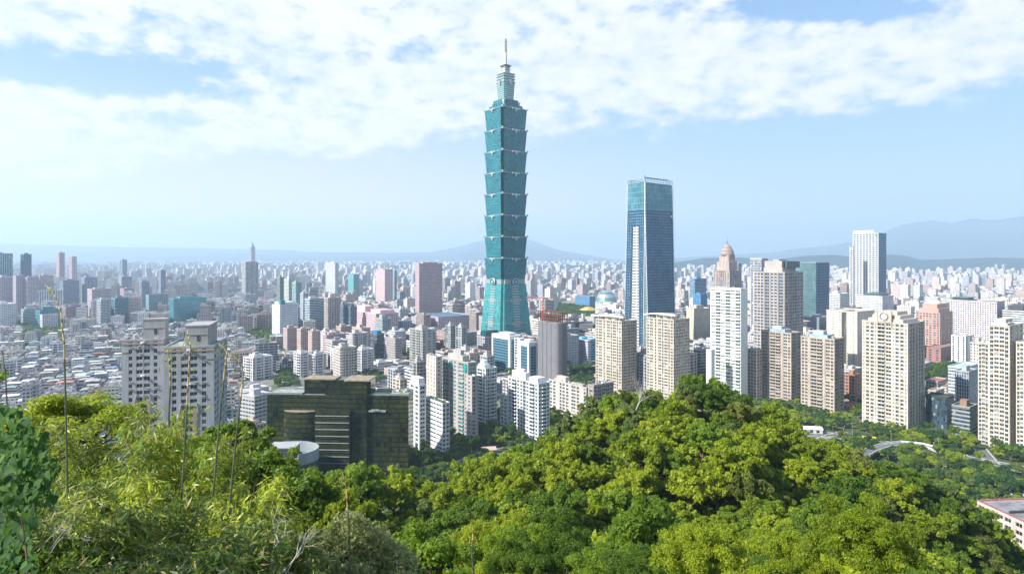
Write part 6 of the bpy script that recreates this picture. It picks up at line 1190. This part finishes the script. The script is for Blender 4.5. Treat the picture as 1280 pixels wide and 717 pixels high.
def shrub(px,py,Y,w,h,seed,mat,label,nl=9000,ls=.07,dry=0,stemsn=9):
    x,y_,z_=at(px,py,Y); t=empty('leafy_shrub',(x,y_,z_-h)); tag(t,label,'shrub'); V,F,cen,br_=crown(w*.5,h,20,nl,ls,seed,blob=.33); r=np.random.RandomState(seed); link('foliage',mesh_np('foliage',V,F,[mat,L_DRY],(r.rand(len(F))<dry).astype(int)),t)
    b=MB(); zg=float(terrain(np.array([x]),np.array([y_]))[0])-(z_-h)-.3
    for c in cen[:stemsn]: b.tube([(c[0]*.2,c[1]*.2,min(0,zg)),(c[0]*.6,c[1]*.6,c[2]*.6),tuple(c)],[.05,.035,.015],5)
    b.build('stem',M_bark,t)
for a in ((395,668,14,3.2,2.2,31,L_CRM,'pale cream-leaved shrub beside the bleached branches',22000,.05,.05),(455,672,15,3.4,2.2,32,L_CRM,'pale cream-leaved shrub with straw flowers further along the bottom edge',22000,.05,.08),(350,690,12,2.,1.8,33,L_OLI,'olive shrub under the bleached branches',9000,.055,.1),(535,672,20,3.6,2.6,34,L_MID,'mid green glossy shrub beyond the pale shrubs',12000,.08,0),(60,695,6,1.3,.9,35,L_DARK,'small-leaved dark shrub at the foot of the hooked stalk',9000,.03,0),(370,600,38,5.5,4.5,36,L_DARK,'deep green rounded bush tree below the round hall',12000,.14,0),(330,560,45,6,5,37,L_DARK,'shaded round-topped tree between thicket and round hall',12000,.16,0),(290,530,50,6.5,5.5,38,L_DARK,'dark dome-shaped tree at the foot of the arched slabs',12000,.18,0),(215,560,40,6.5,6,39,L_MID,'green tree rising just behind the bamboo tips',12000,.16,0),(30,600,30,6,5,40,L_MID,'green tree in shade behind the vine',11000,.13,0),(120,600,24,6,4,41,L_MID,'dim tree behind the middle of the thicket',10000,.12,0)): shrub(*a)
# ------------------------------------------------------------------ roads, ramp, cars, small things by the park
M_asph=plain((.13,.13,.135),.85,0,'asphalt',.2,.4); M_line=plain((.7,.7,.68),.6,0,'road_paint',.1,1.); M_kerb=plain((.42,.41,.39),.8,0,'kerb_stone')
def ribbon(b,P,hw,z0,z1,m=0,off=0.):
    P=[Vector((p[0],p[1])) for p in P]; Q=[]
    for a,c in zip(P,P[1:]):
        for k in range(8): Q.append(a.lerp(c,k/8))
    Q.append(P[-1]); L=[];Rr=[]
    for i,p in enumerate(Q):
        d=(Q[min(i+1,len(Q)-1)]-Q[max(0,i-1)]).normalized(); n=Vector((-d.y,d.x)); L.append(p+n*(hw+off)); Rr.append(p+n*(off-hw))
    for i in range(len(Q)-1):
        A=[Rr[i],Rr[i+1],L[i+1],L[i]]
        if z1>z0: b.prism([tuple(q) for q in A],z0[i] if isinstance(z0,list) else z0,z1,m)
        else: b.poly([(q.x,q.y,z0) for q in A],m)
for i,(P,hw) in enumerate(ROADS):
    b=MB(); ribbon(b,P,hw,.004+.004*i,.004+.004*i); tag(b.build('road',M_asph),kind='structure')
    b=MB()
    for s in (-1,1): ribbon(b,P,.6,.0,.13,0,s*(hw+.6))
    tag(b.build('kerb',M_kerb),kind='structure')
    if hw>6:
        b=MB()
        for s in (-.5,.5): ribbon(b,P,.15,.05+.002*i,.05+.002*i,0,s*hw)
        ribbon(b,P,.9,.01,.25,1); tag(b.build('road_markings',[M_line,plain((.05,.09,.02),.9,0,'median_grass')]),kind='structure')
t=empty('curved_ramp',(0,0,0)); tag(t,'curved concrete road ramp sweeping round beside the park','road ramp'); b=MB(); ribbon(b,OVER,3.6,4.2,5.2); b.build('deck',plain((.40,.40,.41),.8,0,'ramp_concrete'),t)
for s in (-1,1): b=MB(); ribbon(b,OVER,.22,5.2,6.3,0,s*3.8); b.build('guard_wall',plain((.55,.55,.55),.7,0,'pale_concrete'),t)
for p in OVER[::1]: b=MB(); b.cyl(0,0,0,4.2,.9,10); b.build('ramp_pier',M_conc,t,(p[0],p[1],0))
b=MB(); ribbon(b,OVER,3.0,5.204,5.204); b.build('road_surface',M_asph,t)
x,y=P2(1140,578); b=MB(); b.cyl(0,0,.03,.06,9,24); tag(b.build('clay_court',plain((.40,.17,.09),.9,0,'red_clay'),None,(x,y,0)),'small round patch of red clay ground inside the ramp','court')
b=MB(); b.cyl(0,0,.03,.06,8,20); x,y=P2(1155,574); tag(b.build('lawn_patch',plain((.14,.24,.03),.9,0,'bright_lawn'),None,(x,y,.01)),'bright lawn patch inside the curve of the ramp','lawn')
# parking lots
for i,(q,rd) in enumerate(((LOT,10.5),(LOT2,8.5))): b=MB(); b.cyl(0,0,.045,.05,rd,20); tag(b.build('pavement',M_asph,None,(q[0],q[1],0)),kind='structure')
CARC=[('white',(.72,.72,.72)),('black',(.02,.02,.025)),('silver',(.45,.46,.48)),('red',(.4,.04,.04)),('blue',(.05,.12,.35)),('yellow',(.65,.45,.03))]
def car(x,y,rz,ci,label,z=.06,group='cars about the park roads'):
    t=empty('parked_car' if 'parked' in label else 'car',(x,y,z),rz); tag(t,label,'car',group); key='car%d'%ci
    if key not in _units:
        b=MB(); pr=[(-2.15,.35),(-2.1,.75),(-1.9,.9),(.95,.95),(1.95,.78),(2.15,.62),(2.15,.35)]; n=len(pr)
        def ext(b,pr,w0,w1,m):
            o=len(b.v); k=len(pr); b.v+=[(a,-w0 if c<1. else -w1,c) for a,c in pr]+[(a,w0 if c<1. else w1,c) for a,c in pr]
            for i in range(k): j=(i+1)%k; b.f.append((o+i,o+j,o+k+j,o+k+i)); b.fm.append(m); b.uv.append([(0,0)]*4)
            b.f.append(tuple(o+i for i in range(k))[::-1]); b.fm.append(m); b.uv.append([(0,0)]*k); b.f.append(tuple(o+k+i for i in range(k))); b.fm.append(m); b.uv.append([(0,0)]*k)
        ext(b,pr,.87,.87,0); ext(b,[(-1.3,1.40),(-.1,1.46),(.2,1.44),(.15,1.5),(-1.2,1.47)],.6,.6,0); body=b.mesh('body',[plain(CARC[ci][1],.25,.1,'car_paint',.03)])
        g=MB(); ext(g,[(-1.75,.92),(-1.25,1.42),(.2,1.44),(.95,.94)],.8,.62,0); glass=g.mesh('cabin_glass',[M_glassd]); w_=MB(); w_.tube([(0,-.12,0),(0,.12,0)],.33,12); _units[key]=(body,glass,w_.mesh('wheel',[M_dark]))
    bo,gl,wh=_units[key]; link('body',bo,t); link('cabin_glass',gl,t)
    for a in (-1.35,1.35):
        for c in (-.78,.78): link('wheel',wh,t,(a,c,.33))
rr=random.Random(4); W_=['first','second','third','fourth','fifth','sixth','seventh','eighth']; cnt={}
def place_car(x,y,rz,where,parked):
    ci=rr.choice((0,0,0,1,2,2,3,4)); k=(ci,where); cnt[k]=cnt.get(k,0)+1
    car(x,y,rz,ci,f"{CARC[ci][0]} car {'parked ' if parked else ''}{where}, {W_[min(7,cnt[k]-1)]} from the hill")
sp=sorted([(LOT[0]+a*2.9,LOT[1]+c*6.) for a in range(-3,4) for c in (-1,0,1) if math.hypot(a*2.9,c*6)<9.5],key=lambda p:p[1])
for x,y in sp:
    if rr.random()<.8: place_car(x,y,R(90)+rr.uniform(-.05,.05),'in the small lot by the ramp',True)
for x,y in sorted([(LOT2[0]+a*2.9,LOT2[1]+c*6.) for a in (-2,-1,0,1,2) for c in (-1,0,1)],key=lambda p:p[1]):
    if math.hypot(x-LOT2[0],y-LOT2[1])<7.5: place_car(x,y,R(95),'beside the pink building',True)
cars=[]
for ri in (0,1):
    P,hw=ROADS[ri]
    for a,c in zip(P,P[1:]):
        L=math.dist(a,c); k=int(L/22)
        for i in range(k):
            f=(i+rr.random())/max(1,k); d=((c[0]-a[0])/L,(c[1]-a[1])/L); o=rr.choice((-.75,-.3,.3,.75))*hw; cars.append((a[0]+(c[0]-a[0])*f-d[1]*o,a[1]+(c[1]-a[1])*f+d[0]*o,math.atan2(d[1],d[0])))
for x,y,a in sorted(cars,key=lambda p:p[1])[:34]:
    if proj(x,y,0)[0]<1290: place_car(x,y,a,'driving on the avenue under the clock tower',False)
# yellow bus
x,y=P2(1085,550); t=empty('city_bus',(x,y,.05),R(-18)); tag(t,'bright yellow bus on the avenue below the clock tower','bus'); b=MB(); b.prism(rr_b:=[(-5.8,-1.2),(5.6,-1.2),(5.9,-.8),(5.9,.8),(5.6,1.2),(-5.8,1.2)],.4,3.1,0); b.build('body',plain((.75,.52,.02),.35,0,'yellow_paint',.05),t); b=MB(); 
for k in range(7): b.box(-5.3+k*1.55,-4.0+k*1.55,-1.23,1.23,1.6,2.6)
b.box(5.7,5.95,-.9,.9,1.2,2.7); b.build('window_band',M_glassd,t)
w_=MB(); w_.tube([(0,-.15,0),(0,.15,0)],.5,12); wm_=w_.mesh('wheel',[M_dark])
for a in (-3.6,3.8):
    for c in (-1.1,1.1): link('wheel',wm_,t,(a,c,.45))
# street lamps along the avenue
def lampm():
    b=MB(); b.cyl(0,0,0,.6,.16,8); b.tube([(0,0,.6),(0,0,8.2),(.5,0,9.2),(2.2,0,9.5)],[.10,.08,.06,.05],6); h=MB(); h.box(1.7,2.9,-.2,.2,9.42,9.6); return b.mesh('pole',[plain((.62,.63,.62),.4,.4,'lamp_steel')]),h.mesh('lamp_head',[M_white])
lp=lampm(); LAMPS=[]; P,hw=ROADS[0]
for a,c in zip(P,P[1:]):
    L=math.dist(a,c); k=max(1,int(L/34))
    for i in range(k):
        f=i/k; d=((c[0]-a[0])/L,(c[1]-a[1])/L)
        for s in (1,-1): LAMPS.append((a[0]+(c[0]-a[0])*f-d[1]*s*(hw+1.4),a[1]+(c[1]-a[1])*f+d[0]*s*(hw+1.4),math.atan2(d[1],d[0])-s*math.pi/2,s))
for p in ((1178,600),(1250,612),(1205,585),(1270,640),(1060,600)): q=P2(*p); LAMPS.append((q[0],q[1],0,0))
LAMPS=[q for q in LAMPS if -50<proj(q[0],q[1],5)[0]<1300 and q[1]<760]
ORD=['nearest','second nearest','third nearest','fourth nearest','fifth nearest','sixth nearest','seventh nearest','eighth nearest','ninth nearest','tenth nearest','eleventh nearest','twelfth nearest','thirteenth nearest','fourteenth nearest','fifteenth nearest','sixteenth nearest','seventeenth nearest','eighteenth nearest','nineteenth nearest','twentieth nearest']
def ordw(i):
    if i<20: return ORD[i]
    T=['twenty','thirty','forty','fifty','sixty','seventy','eighty','ninety']; U=['first','second','third','fourth','fifth','sixth','seventh','eighth','ninth']
    t,u=divmod(i+1,10); return (T[(t-2)%8]+('-'+U[u-1] if u else 'th'))+' nearest'
cn={}
for x,y,a,s in sorted(LAMPS,key=lambda q:q[1]):
    t=empty('street_lamp',(x,y,.0),a); sd={1:'on the town side of the avenue',-1:'on the park side of the avenue',0:'standing among the park trees'}[s]; cn[s]=cn.get(s,-1)+1; tag(t,f"pale street lamp {sd}, {ordw(cn[s])} the hill",'street lamp','street lamps of the avenue and park'); link('pole',lp[0],t); link('lamp_head',lp[1],t)
# pink building at the lower corner
Y=325; x0=gx(1222,Y); t=empty('school_building',(x0,Y,0),R(-84)); tag(t,'pink low building with a grey flat roof and dark red coping','school'); H=gz(628,Y); pw=wallm((.62,.47,.44)); HEROBOX.append((x0+25,Y-5,30))
W=MB(); wins=[]; Lx,Ly=62,34; fcs=FACES(Lx,Ly); W.box(DEP,Lx-DEP,DEP,Ly-DEP,0,H)
for key,pat in (('R','WWsWWsWWsWWsWWsWW'),('L','WWsWWsW'),('B','WsWsW'),('E','WsW')): facade(W,wins,[],fcs[key],pat,6,H/6,0,lambda f,k,key=key:(0 if key in 'RL' else 1e6)+(6-k)*10,0)
for k in range(7): W.box(k*Lx/6-.35 if k else -.2,k*Lx/6+.35,-.35,-.003,0,H-.01)
W.build('wall',[pw],t); b=MB(); b.box(.5,Lx-.5,.5,Ly-.5,H+.002,H+.2); b.build('roof',plain((.20,.20,.21),.9,0,'grey_membrane',.35,.2),t)
b=MB(); e=.6; b.box(-.2,Lx+.2,-.2,e,H+.001,H+1.2); b.box(-.2,Lx+.2,Ly-e,Ly+.2,H+.001,H+1.2); b.box(-.2,e,e+.01,Ly-e-.01,H+.001,H+1.2); b.box(Lx-e,Lx+.2,e+.01,Ly-e-.01,H+.001,H+1.2); b.build('parapet',pw,t)
b=MB(); cm=plain((.30,.10,.12),.6,0,'maroon_coping'); b.box(-.35,Lx+.3,-.35,e+.1,H+1.201,H+1.5); b.box(-.35,Lx+.3,Ly-e-.1,Ly+.35,H+1.201,H+1.5); b.box(-.35,e+.1,e+.11,Ly-e-.11,H+1.201,H+1.5); b.build('coping',cm,t)
place_units(t,'window',[M_pane,M_frame],wins,100)
b=MB(); b.box(14,14.8,4,22,H+.2,H+1.4); b.build('roof_duct',M_dark,t)
for i,(u,v) in enumerate(((27,16),(31,17),(29,21),(44,12))): tank(t,u,v,H+.2,1.7,2.6,M_white)
b=MB(); b.box(24,36,9,13,H+.2,H+1.0); b.tube([(20,10,H+.8),(26,10,H+.8),(26,15,H+.8)],.25,6); b.build('blue_pipe',plain((.12,.35,.5),.4,.1,'blue_pipe'),t)
clutter(t,Lx,Ly,H+.2,77,7,.3,.95,.1,.9)
# small sheds and tents
def shed(px,py,w,d,h,rz,wc,rc,lab,pitch=1.2,cat='shed',name='park_shed'):
    x,y=P2(px,py); t=empty(name,(x,y,0),R(rz)); tag(t,lab,cat); b=MB(); b.box(0,w,0,d,0,h); 
    b.build('wall',wallm(wc),t); b=MB(); b.loft([(-.5,-.5),(w+.5,-.5),(w+.5,d+.5),(-.5,d+.5)],h+.01,[(-.5,d*.5-.05),(w+.5,d*.5-.05),(w+.5,d*.5+.05),(-.5,d*.5+.05)],h+pitch,0,0,0); b.build('sheet_roof',plain(rc,.5,.1,'metal_sheet',.15),t)
    b=MB(); [b.box(w*f,w*(f+.14),-.06,-.002,.8,h-.6) for f in (.1,.4,.7)]; b.build('window',M_pane,t)
shed(1236,625,20,8,4,-20,(.45,.3,.28),(.62,.58,.55),'long shed with a pale roof among the park trees',1.5); shed(1248,618,10,6,4.5,-20,(.4,.12,.1),(.4,.12,.1),'dark red roofed shed behind the long pale one',1.4)
shed(1002,541,17,9,3.5,-10,(.6,.6,.6),(.72,.73,.72),'low white tent-roofed pavilion by the avenue',1.8,'pavilion'); shed(604,568,10,7,3.2,12,(.5,.4,.35),(.55,.38,.33),'small pinkish roofed hut in the trees below the white towers',1.8,'hut'); shed(1190,640,7,5,2.6,10,(.5,.5,.5),(.12,.25,.5),'tiny blue roofed shelter near the pink building',.8,'shelter')
b=MB(); x,y=P2(622,537); t=empty('vendor_tent',(x,y,0)); tag(t,'small bright blue tarp beside the white tower','tent'); b.loft([(-4,-3),(4,-3),(4,3),(-4,3)],2.4,[(-3.4,-.1),(3.4,-.1),(3.4,.1),(-3.4,.1)],3.6,0,0,0); b.build('tarp',plain((.05,.25,.6),.5,0,'blue_tarp'),t); b=MB(); [b.box(a-.08,a+.08,c-.08,c+.08,0,2.39) for a in (-3.7,3.7) for c in (-2.7,2.7)]; b.build('tent_pole',M_steel,t)
# ------------------------------------------------------------------ labels for the many: kind + look, nearest landmark, rank
def autolabel(items,hint):
    """items: (obj, px, py, start, category, group)"""
    G={}
    for o,px,py,st,cat,grp in items:
        lm=min(LAND,key=lambda L:math.hypot(L[0]-px,(L[1]-py)*1.2)); G.setdefault((st,lm[2]),[]).append((math.hypot(lm[0]-px,lm[1]-py),o,cat,grp))
    for (st,lm),q in G.items():
        q.sort(key=lambda a:a[0])
        for i,(d,o,cat,grp) in enumerate(q): tag(o,f"{st}, {ordw(i)} {lm}" if len(q)>1 else f"{st} close to {lm}",cat,grp)
autolabel([(o,px,py,st,cat,{'house':'low houses of the old quarter','apartment block':'mid-rise blocks of the city','apartment tower':'apartment towers of the city'}[cat]) for o,px,py,st,cat in AUTO],'')
LAND_=list(LAND); LAND[:]=[L for L in LAND if L[1]>330]
def zone(y,zn,px,py):
    if zn=='park': return 'park tree'
    return 'hillside tree' if y>95 else 'tree on the near slope'
autolabel([(o,px,py,f"{w_} {zone(y,zn,px,py)}",'tree','trees of the wooded hill' if zn=='hill' else 'trees of the park and avenues') for o,px,py,w_,zn,y in TREEA],'')
